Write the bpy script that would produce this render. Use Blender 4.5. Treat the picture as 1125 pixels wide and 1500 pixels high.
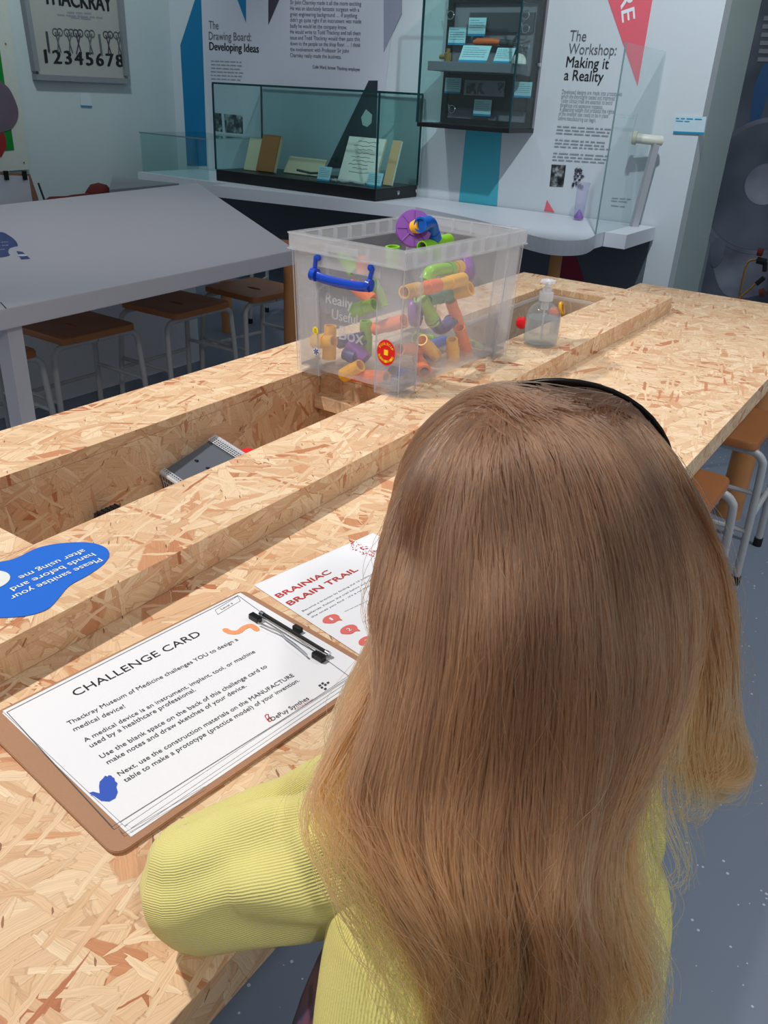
import bpy, bmesh, math, random
import numpy as np
from mathutils import Vector, Matrix, noise
random.seed(7)
S = bpy.context.scene
COL = S.collection
for o in list(bpy.data.objects): bpy.data.objects.remove(o)

# ---------------------------------------------------------------- camera
HC = 1.30                      # camera height
YAW, PITCH, ROLL, FPX = 0.57476632, 0.4722389, -0.05517332, 1198.68
def _rot():
    ca, sa, cb, sb = math.cos(YAW), math.sin(YAW), math.cos(PITCH), math.sin(PITCH)
    f = np.array([ca*cb, sa*cb, -sb]); r = np.array([sa, -ca, 0.0]); d = np.cross(f, r)
    cc, sc = math.cos(ROLL), math.sin(ROLL)
    return np.array([cc*r+sc*d, -sc*r+cc*d, f])
RC = _rot()
cam_data = bpy.data.cameras.new('camera'); cam = bpy.data.objects.new('camera', cam_data); COL.objects.link(cam)
cam_data.sensor_width = 36; cam_data.lens = FPX*36/1500; cam_data.clip_start = .02
M = Matrix(((RC[0][0], -RC[1][0], -RC[2][0], 0), (RC[0][1], -RC[1][1], -RC[2][1], 0), (RC[0][2], -RC[1][2], -RC[2][2], HC), (0, 0, 0, 1)))
cam.matrix_world = M
S.camera = cam
def ray(px, py): return RC.T @ np.array([(px-562.5)/FPX, (py-750)/FPX, 1.0])
def atz(px, py, z): d = ray(px, py); d = d*((z-HC)/d[2]); return Vector((d[0], d[1], z))
def atx(px, py, x): d = ray(px, py); d = d*(x/d[0]); return Vector((x, d[1], HC+d[2]))
def aty(px, py, y): d = ray(px, py); d = d*(y/d[1]); return Vector((d[0], y, HC+d[2]))
def atd(px, py, dist): d = ray(px, py); d = d/np.linalg.norm(d)*dist; return Vector((d[0], d[1], HC+d[2]))

# ---------------------------------------------------------------- world, lamps, exposure
w = bpy.data.worlds.new('world'); S.world = w; w.use_nodes = True
w.node_tree.nodes['Background'].inputs[0].default_value = (.70, .78, .88, 1)
w.node_tree.nodes['Background'].inputs[1].default_value = .24
def spot(name, loc, aim, watts, color, size, blend=.5, radius=.05):
    l = bpy.data.lights.new(name, 'SPOT'); l.energy = watts; l.color = color; l.spot_size = math.radians(size); l.spot_blend = blend; l.shadow_soft_size = radius
    o = bpy.data.objects.new(name, l); COL.objects.link(o); o.location = loc
    o.rotation_euler = (Vector(aim)-Vector(loc)).to_track_quat('-Z', 'Y').to_euler(); return o
spot('table_spot', (.15, 1.75, 2.9), (.75, .55, .75), 165, (1, .94, .86), 80, .7, .04)
spot('table_spot_far', (2.3, 1.35, 3.0), (2.05, .75, .75), 46, (1, .95, .90), 62, .6, .04)
spot('rear_fill_spot', (-.55, -1.15, 2.8), (.75, .45, .85), 52, (1, .95, .89), 62, .7, .08)  # added fill from behind the child, also lifts the storage box front
spot('wall_spot', (2.9, .9, 3.3), (5.1, 2.0, 1.4), 190, (.88, .95, 1), 52, .6, .04)
spot('shelf_spot', (3.2, 3.4, 3.3), (5.1, 3.6, 1.0), 60, (.85, .95, 1), 60, .7, .06)
spot('left_wall_spot', (3.2, 4.0, 3.3), (4.2, 6.0, 1.5), 75, (.80, .96, 1), 80, .9, .1)
spot('white_table_fill', (2.0, 3.0, 3.3), (2.5, 3.0, .7), 26, (1, .93, .92), 70, .9, .1)  # weak fill added to brighten and warm the white tabletop
spot('return_wall_fill', (5.0, -1.6, 3.0), (5.7, 1.3, 1.4), 38, (.86, .97, .96), 60, .9, .1)  # fill added to lighten the return wall, reaches the mural too
spot('floor_spot', (2.4, -.9, 3.2), (2.0, -.3, 0), 110, (.86, .93, 1), 75, .8, .1)
S.view_settings.view_transform = 'Standard'; S.view_settings.look = 'None'
S.view_settings.exposure = 0.30; S.view_settings.gamma = 1; S.view_settings.use_curve_mapping = False

# ---------------------------------------------------------------- materials
def srgb(r, g, b):
    f = lambda c: (c/255/12.92) if c/255 <= .04045 else ((c/255+.055)/1.055)**2.4
    return (f(r), f(g), f(b), 1)
def mat(name, rgb, rough=.6, metal=0, spec=.4, noise_amt=.06, nscale=30, bump=0, bscale=200, sss=0):
    m = bpy.data.materials.new(name); m.use_nodes = True; nt = m.node_tree; b = nt.nodes['Principled BSDF']
    b.inputs['Roughness'].default_value = rough; b.inputs['Metallic'].default_value = metal; b.inputs['Specular IOR Level'].default_value = spec
    c = srgb(*rgb)
    tc = nt.nodes.new('ShaderNodeTexCoord'); n = nt.nodes.new('ShaderNodeTexNoise'); n.inputs['Scale'].default_value = nscale; n.inputs['Detail'].default_value = 4
    nt.links.new(tc.outputs['Object'], n.inputs['Vector'])
    mx = nt.nodes.new('ShaderNodeMix'); mx.data_type = 'RGBA'
    mx.inputs[6].default_value = tuple(x*(1-noise_amt) for x in c[:3])+(1,); mx.inputs[7].default_value = tuple(min(1, x*(1+noise_amt)) for x in c[:3])+(1,)
    nt.links.new(n.outputs['Fac'], mx.inputs[0]); nt.links.new(mx.outputs[2], b.inputs['Base Color'])
    if bump:
        n2 = nt.nodes.new('ShaderNodeTexNoise'); n2.inputs['Scale'].default_value = bscale; nt.links.new(tc.outputs['Object'], n2.inputs['Vector'])
        bp = nt.nodes.new('ShaderNodeBump'); bp.inputs['Strength'].default_value = bump; bp.inputs['Distance'].default_value = .002
        nt.links.new(n2.outputs['Fac'], bp.inputs['Height']); nt.links.new(bp.outputs[0], b.inputs['Normal'])
    return m
def clear(name, tint, trans, rough=.1, body=(.9, .9, .9), fres=1.45):
    """clear or milky sheet: transparent + diffuse/translucent body + fresnel gloss"""
    m = bpy.data.materials.new(name); m.use_nodes = True; nt = m.node_tree; nt.nodes.clear()
    N = nt.nodes.new; L = nt.links.new
    out = N('ShaderNodeOutputMaterial'); t = N('ShaderNodeBsdfTransparent'); t.inputs[0].default_value = tint+(1,)
    d = N('ShaderNodeBsdfDiffuse'); d.inputs[0].default_value = body+(1,); tl = N('ShaderNodeBsdfTranslucent'); tl.inputs[0].default_value = body+(1,)
    mm = N('ShaderNodeMixShader'); mm.inputs[0].default_value = .5; L(d.outputs[0], mm.inputs[1]); L(tl.outputs[0], mm.inputs[2])
    m1 = N('ShaderNodeMixShader'); m1.inputs[0].default_value = 1-trans; L(t.outputs[0], m1.inputs[1]); L(mm.outputs[0], m1.inputs[2])
    g = N('ShaderNodeBsdfGlossy'); g.inputs['Roughness'].default_value = rough
    lw = N('ShaderNodeFresnel'); lw.inputs[0].default_value = fres
    geo = N('ShaderNodeNewGeometry'); inv = N('ShaderNodeMath'); inv.operation = 'SUBTRACT'; inv.inputs[0].default_value = 1; L(geo.outputs['Backfacing'], inv.inputs[1])
    mu = N('ShaderNodeMath'); mu.operation = 'MULTIPLY'; L(lw.outputs[0], mu.inputs[0]); L(inv.outputs[0], mu.inputs[1])
    m2 = N('ShaderNodeMixShader'); L(mu.outputs[0], m2.inputs[0]); L(m1.outputs[0], m2.inputs[1]); L(g.outputs[0], m2.inputs[2])
    L(m2.outputs[0], out.inputs[0]); return m
def osb_mat():
    m = bpy.data.materials.new('osb_board'); m.use_nodes = True; nt = m.node_tree; b = nt.nodes['Principled BSDF']
    N = nt.nodes.new; L = nt.links.new
    uv = N('ShaderNodeUVMap')
    col = None; height = None
    ramp_cols = [(0, (216, 174, 136)), (.25, (230, 196, 158)), (.5, (240, 214, 180)), (.70, (224, 186, 146)), (.84, (232, 200, 164)), (.93, (216, 164, 124)), (.98, (200, 138, 100)), (1, (186, 118, 84))]
    layers = [(8, .11, .036, 1.0, 0), (72, .08, .024, .50, 3.1), (-38, .11, .032, .46, 7.7), (24, .085, .020, .40, 11.3), (-70, .08, .022, .36, 15.9), (50, .12, .028, .30, 21.2), (-15, .10, .018, .30, 28.4), (95, .06, .007, .16, 33.3), (-48, .05, .006, .14, 39.9), (15, .06, .006, .16, 44.2)]
    nz = N('ShaderNodeTexNoise'); nz.inputs['Scale'].default_value = 55; nz.inputs['Detail'].default_value = 3; L(uv.outputs[0], nz.inputs['Vector'])
    ns = N('ShaderNodeVectorMath'); ns.operation = 'SUBTRACT'; ns.inputs[1].default_value = (.5, .5, .5); L(nz.outputs['Color'], ns.inputs[0])
    nsc = N('ShaderNodeVectorMath'); nsc.operation = 'SCALE'; nsc.inputs['Scale'].default_value = .006; L(ns.outputs[0], nsc.inputs[0])
    wob = N('ShaderNodeVectorMath'); wob.operation = 'ADD'; L(uv.outputs[0], wob.inputs[0]); L(nsc.outputs[0], wob.inputs[1])
    for k, (ang, ln, wd, p, off) in enumerate(layers):
        mp = N('ShaderNodeMapping'); mp.vector_type = 'TEXTURE'
        mp.inputs['Rotation'].default_value = (0, 0, math.radians(ang)); mp.inputs['Scale'].default_value = (ln, wd, 1); mp.inputs['Location'].default_value = (off, off*1.7, 0)
        L(wob.outputs[0], mp.inputs['Vector'])
        v = N('ShaderNodeTexVoronoi'); v.voronoi_dimensions = '2D'; v.distance = 'CHEBYCHEV'; v.inputs['Scale'].default_value = 1; v.inputs['Randomness'].default_value = .8
        L(mp.outputs[0], v.inputs['Vector'])
        sp = N('ShaderNodeSeparateColor'); L(v.outputs['Color'], sp.inputs[0])
        rp = N('ShaderNodeValToRGB'); cr = rp.color_ramp
        while len(cr.elements) < len(ramp_cols): cr.elements.new(.5)
        for e, (pp, c) in zip(cr.elements, ramp_cols): e.position = pp; e.color = srgb(*c)
        L(sp.outputs[0], rp.inputs[0])
        # grain along the strand
        g = N('ShaderNodeTexNoise'); g.noise_dimensions = '2D'; g.inputs['Scale'].default_value = 1; g.inputs['Detail'].default_value = 3
        gm = N('ShaderNodeVectorMath'); gm.operation = 'MULTIPLY'; gm.inputs[1].default_value = (1.6, 16*wd/.02, 1); L(mp.outputs[0], gm.inputs[0]); L(gm.outputs[0], g.inputs['Vector'])
        gr = N('ShaderNodeMapRange'); gr.inputs[1].default_value = .3; gr.inputs[2].default_value = .7; gr.inputs[3].default_value = .86; gr.inputs[4].default_value = 1.07; L(g.outputs['Fac'], gr.inputs[0])
        mul = N('ShaderNodeVectorMath'); mul.operation = 'SCALE'; L(rp.outputs[0], mul.inputs[0]); L(gr.outputs[0], mul.inputs['Scale'])
        # strand outline
        v2 = N('ShaderNodeTexVoronoi'); v2.voronoi_dimensions = '2D'; v2.distance = 'CHEBYCHEV'; v2.feature = 'F2'; v2.inputs['Scale'].default_value = 1; v2.inputs['Randomness'].default_value = .8; L(mp.outputs[0], v2.inputs['Vector'])
        ve = N('ShaderNodeMath'); ve.operation = 'SUBTRACT'; L(v2.outputs['Distance'], ve.inputs[0]); L(v.outputs['Distance'], ve.inputs[1])
        if col is None: col = mul.outputs[0]
        else:
            lt = N('ShaderNodeMath'); lt.operation = 'LESS_THAN'; lt.inputs[1].default_value = p; L(sp.outputs[1], lt.inputs[0])
            ed = N('ShaderNodeMath'); ed.operation = 'GREATER_THAN'; ed.inputs[1].default_value = .05; L(ve.outputs[0], ed.inputs[0])
            msk = N('ShaderNodeMath'); msk.operation = 'MULTIPLY'; L(lt.outputs[0], msk.inputs[0]); L(ed.outputs[0], msk.inputs[1])
            # dark gap line just outside a strand
            gap = N('ShaderNodeMath'); gap.operation = 'LESS_THAN'; gap.inputs[1].default_value = .05; L(ve.outputs[0], gap.inputs[0])
            gl = N('ShaderNodeMath'); gl.operation = 'MULTIPLY'; L(lt.outputs[0], gl.inputs[0]); L(gap.outputs[0], gl.inputs[1])
            gs = N('ShaderNodeMath'); gs.operation = 'MULTIPLY'; gs.inputs[1].default_value = .26; L(gl.outputs[0], gs.inputs[0])
            mg = N('ShaderNodeMix'); mg.data_type = 'RGBA'; mg.inputs[7].default_value = srgb(150, 92, 52); L(gs.outputs[0], mg.inputs[0]); L(col, mg.inputs[6])
            mx = N('ShaderNodeMix'); mx.data_type = 'RGBA'; L(msk.outputs[0], mx.inputs[0]); L(mg.outputs[2], mx.inputs[6]); L(mul.outputs[0], mx.inputs[7])
            col = mx.outputs[2]
            hh = N('ShaderNodeMath'); hh.operation = 'MULTIPLY'; hh.inputs[1].default_value = .5+.05*k; L(msk.outputs[0], hh.inputs[0])
            if height is None: height = hh.outputs[0]
            else:
                ma = N('ShaderNodeMath'); ma.operation = 'MAXIMUM'; L(height, ma.inputs[0]); L(hh.outputs[0], ma.inputs[1]); height = ma.outputs[0]
    # small dark slivers and knots
    mp = N('ShaderNodeMapping'); mp.vector_type = 'TEXTURE'; mp.inputs['Rotation'].default_value = (0, 0, .9); mp.inputs['Scale'].default_value = (.024, .0042, 1); L(wob.outputs[0], mp.inputs['Vector'])
    v = N('ShaderNodeTexVoronoi'); v.voronoi_dimensions = '2D'; v.inputs['Scale'].default_value = 1; L(mp.outputs[0], v.inputs['Vector'])
    sp = N('ShaderNodeSeparateColor'); L(v.outputs['Color'], sp.inputs[0])
    a = N('ShaderNodeMath'); a.operation = 'LESS_THAN'; a.inputs[1].default_value = .022; L(sp.outputs[0], a.inputs[0])
    c = N('ShaderNodeMath'); c.operation = 'LESS_THAN'; c.inputs[1].default_value = .22; L(v.outputs['Distance'], c.inputs[0])
    d = N('ShaderNodeMath'); d.operation = 'MULTIPLY'; L(a.outputs[0], d.inputs[0]); L(c.outputs[0], d.inputs[1])
    d2 = N('ShaderNodeMath'); d2.operation = 'MULTIPLY'; d2.inputs[1].default_value = .75; L(d.outputs[0], d2.inputs[0])
    mx = N('ShaderNodeMix'); mx.data_type = 'RGBA'; mx.inputs[7].default_value = srgb(120, 60, 35); L(d2.outputs[0], mx.inputs[0]); L(col, mx.inputs[6])
    L(mx.outputs[2], b.inputs['Base Color'])
    b.inputs['Roughness'].default_value = .62; b.inputs['Specular IOR Level'].default_value = .25
    bp = N('ShaderNodeBump'); bp.inputs['Strength'].default_value = .25; bp.inputs['Distance'].default_value = .0012; L(height, bp.inputs['Height']); L(bp.outputs[0], b.inputs['Normal'])
    return m
def knit_mat(name, rgb, direction, scale=900):
    m = mat(name, rgb, .85, spec=.15, noise_amt=.10, nscale=45); nt = m.node_tree; b = nt.nodes['Principled BSDF']; N = nt.nodes.new; L = nt.links.new
    tc = N('ShaderNodeTexCoord')
    dt = N('ShaderNodeVectorMath'); dt.operation = 'DOT_PRODUCT'; dt.inputs[1].default_value = direction; L(tc.outputs['Object'], dt.inputs[0])
    nz = N('ShaderNodeTexNoise'); nz.inputs['Scale'].default_value = 18; L(tc.outputs['Object'], nz.inputs['Vector'])
    wb = N('ShaderNodeMath'); wb.operation = 'MULTIPLY_ADD'; wb.inputs[1].default_value = .012; L(nz.outputs['Fac'], wb.inputs[0]); L(dt.outputs['Value'], wb.inputs[2])
    sc = N('ShaderNodeMath'); sc.operation = 'MULTIPLY'; sc.inputs[1].default_value = scale*2; L(wb.outputs[0], sc.inputs[0])
    sn = N('ShaderNodeMath'); sn.operation = 'SINE'; L(sc.outputs[0], sn.inputs[0])
    n2 = N('ShaderNodeTexNoise'); n2.inputs['Scale'].default_value = 700; L(tc.outputs['Object'], n2.inputs['Vector'])
    ad = N('ShaderNodeMath'); ad.operation = 'MULTIPLY_ADD'; ad.inputs[1].default_value = .9; L(n2.outputs['Fac'], ad.inputs[0]); L(sn.outputs[0], ad.inputs[2])
    bp = N('ShaderNodeBump'); bp.inputs['Strength'].default_value = .55; bp.inputs['Distance'].default_value = .0009; L(ad.outputs[0], bp.inputs['Height']); L(bp.outputs[0], b.inputs['Normal'])
    b.inputs['Sheen Weight'].default_value = .25; b.inputs['Sheen Roughness'].default_value = .6
    return m
def floor_mat():
    m = mat('speckled_vinyl', (128, 138, 154), .42, spec=.4, noise_amt=.05, nscale=3); nt = m.node_tree; b = nt.nodes['Principled BSDF']; N = nt.nodes.new; L = nt.links.new
    tc = N('ShaderNodeTexCoord'); v = N('ShaderNodeTexVoronoi'); v.inputs['Scale'].default_value = 70; L(tc.outputs['Object'], v.inputs['Vector'])
    sp = N('ShaderNodeSeparateColor'); L(v.outputs['Color'], sp.inputs[0])
    r = N('ShaderNodeMath'); r.operation = 'MULTIPLY'; r.inputs[1].default_value = .22; L(sp.outputs[1], r.inputs[0])
    a = N('ShaderNodeMath'); a.operation = 'LESS_THAN'; L(v.outputs['Distance'], a.inputs[0]); L(r.outputs[0], a.inputs[1])
    c = N('ShaderNodeMath'); c.operation = 'LESS_THAN'; c.inputs[1].default_value = .3; L(sp.outputs[0], c.inputs[0])
    d = N('ShaderNodeMath'); d.operation = 'MULTIPLY'; L(a.outputs[0], d.inputs[0]); L(c.outputs[0], d.inputs[1])
    old = b.inputs['Base Color'].links[0].from_socket
    mx = N('ShaderNodeMix'); mx.data_type = 'RGBA'; mx.inputs[7].default_value = srgb(205, 212, 222); L(d.outputs[0], mx.inputs[0]); L(old, mx.inputs[6]); L(mx.outputs[2], b.inputs['Base Color'])
    return m
def photo_mat(name, c0, c1, c2, scale):
    m = bpy.data.materials.new(name); m.use_nodes = True; nt = m.node_tree; b = nt.nodes['Principled BSDF']; N = nt.nodes.new; L = nt.links.new
    tc = N('ShaderNodeTexCoord'); n = N('ShaderNodeTexNoise'); n.inputs['Scale'].default_value = scale; n.inputs['Detail'].default_value = 3; L(tc.outputs['Object'], n.inputs['Vector'])
    r = N('ShaderNodeValToRGB'); r.color_ramp.elements[0].position = .38; r.color_ramp.elements[0].color = srgb(*c0); r.color_ramp.elements[1].position = .66; r.color_ramp.elements[1].color = srgb(*c2)
    e = r.color_ramp.elements.new(.5); e.color = srgb(*c1)
    L(n.outputs['Fac'], r.inputs[0]); L(r.outputs[0], b.inputs['Base Color']); b.inputs['Roughness'].default_value = .35
    return m
OSB = osb_mat()
MT = dict(
    floor=floor_mat(), wall=mat('white_paint', (206, 214, 219), .55, noise_amt=.02), wallL=mat('pale_paint', (196, 208, 208), .6, noise_amt=.02),
    ret=mat('satin_grey_green', (186, 202, 198), .25, spec=.5, noise_amt=.04), dado=mat('dark_grey_paint', (96, 104, 112), .5, noise_amt=.05),
    lam=mat('white_laminate', (216, 213, 220), .45, noise_amt=.02), shelf=mat('shelf_laminate', (214, 218, 226), .4, noise_amt=.02),
    black=mat('black_satin', (22, 23, 26), .4), dark=mat('charcoal_board', (70, 72, 76), .6), edge=mat('cut_glass_edge', (18, 62, 66), .25),
    seat=mat('stained_wood', (176, 112, 66), .4, noise_amt=.14, nscale=14), leg=mat('orange_wood', (205, 140, 84), .4, noise_amt=.1, nscale=12),
    steel=mat('grey_painted_steel', (186, 188, 188), .35, metal=.0, bump=.1), rubber=mat('black_rubber', (24, 26, 28), .7), chrome=mat('chrome', (205, 206, 210), .14, metal=1),
    paper=mat('white_paper', (236, 238, 244), .75, noise_amt=.01), ink=mat('black_ink', (30, 31, 36), .8), grey=mat('grey_ink', (95, 98, 104), .8), pgrey=mat('pale_grey_ink', (142, 148, 154), .8), white=mat('white_print', (236, 240, 244), .6),
    hard=mat('brown_hardboard', (172, 128, 98), .6, noise_amt=.08, nscale=300), blue=mat('blue_vinyl', (32, 108, 216), .35, noise_amt=.02), bluep=mat('blue_ink', (48, 88, 190), .7),
    deepblue=mat('deep_blue_vinyl', (8, 44, 136), .4), teal=mat('turquoise_vinyl', (70, 176, 194), .5, noise_amt=.03), cyan=mat('petrol_blue_vinyl', (0, 118, 168), .5, noise_amt=.03),
    coral=mat('coral_vinyl', (232, 104, 118), .5, noise_amt=.02), red=mat('red_ink', (200, 62, 58), .7), bubble=mat('coral_ink', (222, 112, 106), .7), orangeink=mat('orange_ink', (244, 160, 108), .7),
    violet=mat('dark_violet_vinyl', (64, 58, 76), .5, noise_amt=.1), card=mat('pale_blue_card', (178, 222, 232), .6), cardedge=mat('card_blue_band', (20, 140, 184), .6), sign=mat('pale_sign', (196, 218, 226), .5),
    yel=mat('yellow_plastic', (252, 188, 44), .3, noise_amt=.02), org=mat('orange_plastic', (248, 120, 62), .3, noise_amt=.02), grn=mat('green_plastic', (132, 196, 26), .3, noise_amt=.02), blu=mat('blue_plastic', (10, 92, 190), .25, noise_amt=.02), pur=mat('purple_plastic', (136, 72, 176), .35, noise_amt=.02), tealp=mat('teal_plastic', (40, 140, 116), .3),
    navy=mat('navy_plastic', (48, 62, 138), .35), handle=mat('handle_blue', (24, 70, 190), .25), redp=mat('red_plastic', (226, 30, 44), .3), label=mat('sticker_red', (222, 28, 34), .35), labely=mat('sticker_yellow', (252, 220, 40), .4),
    gbin=mat('grey_plastic', (84, 92, 102), .45, noise_amt=.06), gbin2=mat('pale_grey_plastic', (186, 190, 196), .45), dgrey=mat('dark_grey_plastic', (52, 54, 58), .5),
    brown=mat('brown_leather', (166, 104, 44), .6, noise_amt=.15, nscale=60), cream=mat('cream_paper', (214, 204, 172), .8, noise_amt=.06), page=mat('aged_white_page', (232, 232, 220), .8, noise_amt=.03), oak=mat('pale_book_board', (214, 176, 126), .6), brass=mat('brass', (180, 140, 80), .3, metal=.8),
    frame=mat('grey_frame', (134, 138, 142), .4), poster=mat('poster_paper', (172, 172, 164), .6, noise_amt=.04), green=mat('green_print', (0, 128, 44), .5), maroon=mat('maroon_print', (150, 40, 40), .5), mauve=mat('mauve_print', (106, 92, 104), .6, noise_amt=.15, nscale=14), redbrown=mat('red_brown_fabric', (120, 46, 34), .7),
    skin=mat('skin', (232, 186, 160), .5, noise_amt=.04), dress=None, bandk=mat('black_headband', (18, 16, 18), .22), ivory=mat('ivory_plastic', (208, 208, 196), .4),
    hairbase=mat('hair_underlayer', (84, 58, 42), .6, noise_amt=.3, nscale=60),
    knit=knit_mat('lime_knit', (206, 212, 92), (.62, -.78, .1), 1200), knits=knit_mat('lime_knit_sleeve', (208, 214, 96), (.15, .2, .97), 1200),
    box=clear('frosted_polypropylene', (.985, .99, 1.0), .86, .22, (.96, .97, 1.0)), boxd=clear('thick_polypropylene', (.96, .97, .985), .72, .25, (.90, .92, .95)), glass=clear('cabinet_glass', (.87, .955, .945), .985, .02, (.6, .8, .78)), pane=clear('clear_glass', (.95, .985, .98), .99, .02, (.7, .8, .8)),
    acr=clear('clear_acrylic', (.95, .94, .98), .90, .06, (.85, .85, .95)), tub=clear('clear_tub', (.95, .96, .96), .80, .12, (.85, .88, .9)),
    bottle=clear('clear_bottle', (.97, .975, .975), .90, .05, (.86, .9, .92)), gel=clear('hand_gel', (.985, .985, .985), .74, .1, (.88, .92, .94)), pump=clear('milky_pump', (.9, .9, .92), .25, .2, (.93, .94, .96)), lab=clear('clear_label', (.95, .95, .97), .55, .3, (.92, .93, .95)),
)
MT['dress'] = photo_mat('floral_fabric', (40, 34, 58), (108, 70, 92), (60, 70, 110), 60)
MT['photo'] = photo_mat('black_white_photo', (20, 22, 24), (70, 74, 76), (170, 172, 172), 25)
MT['mural'] = photo_mat('mural_dark_photo', (34, 42, 52), (58, 64, 76), (84, 90, 104), 1.4)
MT['mural2'] = photo_mat('mural_grey_photo', (70, 72, 86), (96, 98, 112), (126, 132, 142), 2.2)
MT['gloss'] = mat('gloss_white_panel', (236, 240, 242), .08, spec=.9, noise_amt=.01)

# ---------------------------------------------------------------- mesh builder
class MB:
    def __init__(s): s.bm = bmesh.new()
    def box(s, c, size, rz=0, rot=None, bevel=0, taper=None):
        R = rot if rot is not None else Matrix.Rotation(rz, 3, 'Z')
        vs = []
        for dz in (-1, 1):
            for dx, dy in ((-1, -1), (1, -1), (1, 1), (-1, 1)):
                k = taper if (taper and dz == -1) else 1
                vs.append(s.bm.verts.new(Vector(c)+R@Vector((dx*size[0]/2*k, dy*size[1]/2*k, dz*size[2]/2))))
        fs = [s.bm.faces.new([vs[i] for i in f]) for f in ((3, 2, 1, 0), (4, 5, 6, 7), (0, 1, 5, 4), (1, 2, 6, 5), (2, 3, 7, 6), (3, 0, 4, 7))]
        if bevel:
            es = list({e for f in fs for e in f.edges}); bmesh.ops.bevel(s.bm, geom=es, offset=bevel, segments=2, affect='EDGES', profile=.6)
        return s
    def b2(s, lo, hi, bevel=0):
        lo, hi = Vector(lo), Vector(hi); return s.box((lo+hi)/2, hi-lo, bevel=bevel)
    def prism(s, pts, vec, bevel=0):
        pts = [Vector(p) for p in pts]; vec = Vector(vec)
        a = [s.bm.verts.new(p) for p in pts]; b = [s.bm.verts.new(p+vec) for p in pts]; n = len(pts)
        fs = [s.bm.faces.new(a[::-1]), s.bm.faces.new(b)]+[s.bm.faces.new((a[i], a[(i+1) % n], b[(i+1) % n], b[i])) for i in range(n)]
        bmesh.ops.recalc_face_normals(s.bm, faces=fs)
        if bevel: bmesh.ops.bevel(s.bm, geom=list({e for f in fs for e in f.edges}), offset=bevel, segments=2, affect='EDGES')
        return s
    def poly(s, pts):
        s.bm.faces.new([s.bm.verts.new(Vector(p)) for p in pts]); return s
    def tube(s, pts, rad, seg=10, caps=True, squash=None):
        pts = [Vector(p) for p in pts]; n = len(pts); rad = rad if isinstance(rad, (list, tuple)) else [rad]*n
        rings = []; up = None
        for i, p in enumerate(pts):
            t = (pts[min(i+1, n-1)]-pts[max(i-1, 0)]).normalized()
            if up is None:
                up = Vector((0, 0, 1)) if abs(t.z) < .9 else Vector((1, 0, 0))
            x = t.cross(up); x.normalize(); up = x.cross(t).normalized()
            r = rad[i]; rx, ry = (r, r) if not isinstance(r, tuple) else r
            rings.append([s.bm.verts.new(p+x*rx*math.cos(2*math.pi*k/seg)+up*ry*math.sin(2*math.pi*k/seg)) for k in range(seg)])
        for a, b in zip(rings, rings[1:]):
            for k in range(seg): s.bm.faces.new((a[k], a[(k+1) % seg], b[(k+1) % seg], b[k]))
        if caps: s.bm.faces.new(rings[0][::-1]); s.bm.faces.new(rings[-1])
        return s
    def pipe(s, a, b, ro, ri, seg=20):
        """open tube with wall thickness"""
        a, b = Vector(a), Vector(b); t = (b-a).normalized(); x = t.orthogonal().normalized(); y = t.cross(x)
        R = []
        for p, r in ((a, ro), (b, ro), (b, ri), (a, ri)):
            R.append([s.bm.verts.new(p+x*r*math.cos(2*math.pi*k/seg)+y*r*math.sin(2*math.pi*k/seg)) for k in range(seg)])
        for i in range(4):
            A, B = R[i], R[(i+1) % 4]
            for k in range(seg): s.bm.faces.new((A[k], B[k], B[(k+1) % seg], A[(k+1) % seg]))
        bmesh.ops.recalc_face_normals(s.bm, faces=s.bm.faces[:]); return s
    def lathe(s, prof, c, axis=(0, 0, 1), seg=28):
        c = Vector(c); ax = Vector(axis).normalized(); x = ax.orthogonal().normalized(); y = ax.cross(x); rings = []
        for r, h in prof:
            rings.append([s.bm.verts.new(c+ax*h+(x*math.cos(2*math.pi*k/seg)+y*math.sin(2*math.pi*k/seg))*max(r, 1e-5)) for k in range(seg)])
        for a, b in zip(rings, rings[1:]):
            for k in range(seg): s.bm.faces.new((a[k], a[(k+1) % seg], b[(k+1) % seg], b[k]))
        if prof[0][0] > 1e-4: s.bm.faces.new(rings[0][::-1])
        if prof[-1][0] > 1e-4: s.bm.faces.new(rings[-1])
        return s
    def mesh(s, me, mtx=None):
        t = bmesh.new(); t.from_mesh(me)
        if mtx is not None: t.transform(mtx)
        tm = bpy.data.meshes.new('t'); t.to_mesh(tm); t.free(); s.bm.from_mesh(tm); bpy.data.meshes.remove(tm); return s
    def build(s, name, m, parent=None, smooth=False, uv=False, recalc=False):
        if recalc: bmesh.ops.recalc_face_normals(s.bm, faces=s.bm.faces[:])
        me = bpy.data.meshes.new(name)
        if uv:
            l = s.bm.loops.layers.uv.new('UVMap'); s.bm.normal_update()
            for f in s.bm.faces:
                n = f.normal; a = [abs(x) for x in n]
                for lp in f.loops:
                    p = lp.vert.co
                    lp[l].uv = (p.x, p.y) if a[2] >= max(a[0], a[1]) else ((p.x+3.3, p.z+5.1+p.y*.001) if a[1] >= a[0] else (p.z+8.2, p.y+2.3))
        s.bm.to_mesh(me); s.bm.free(); me.materials.append(m)
        if smooth: me.polygons.foreach_set('use_smooth', [True]*len(me.polygons))
        if smooth and smooth != 'all':
            try: me.set_sharp_from_angle(angle=math.radians(40))
            except Exception: pass
        o = bpy.data.objects.new(name, me); COL.objects.link(o)
        if parent is not None: attach(o, parent)
        return o
def attach(o, parent):
    o.parent = parent
    if parent.type == 'EMPTY': o.matrix_parent_inverse = Matrix.Translation(-Vector(parent.location))
def tag(o, label, cat, group=None):
    o['label'] = label; o['category'] = cat
    if group: o['group'] = group
    return o
def thing(name, loc, label, cat, group=None):
    o = bpy.data.objects.new(name, None); o.empty_display_size = .05; COL.objects.link(o); o.location = loc
    return tag(o, label, cat, group)
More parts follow.
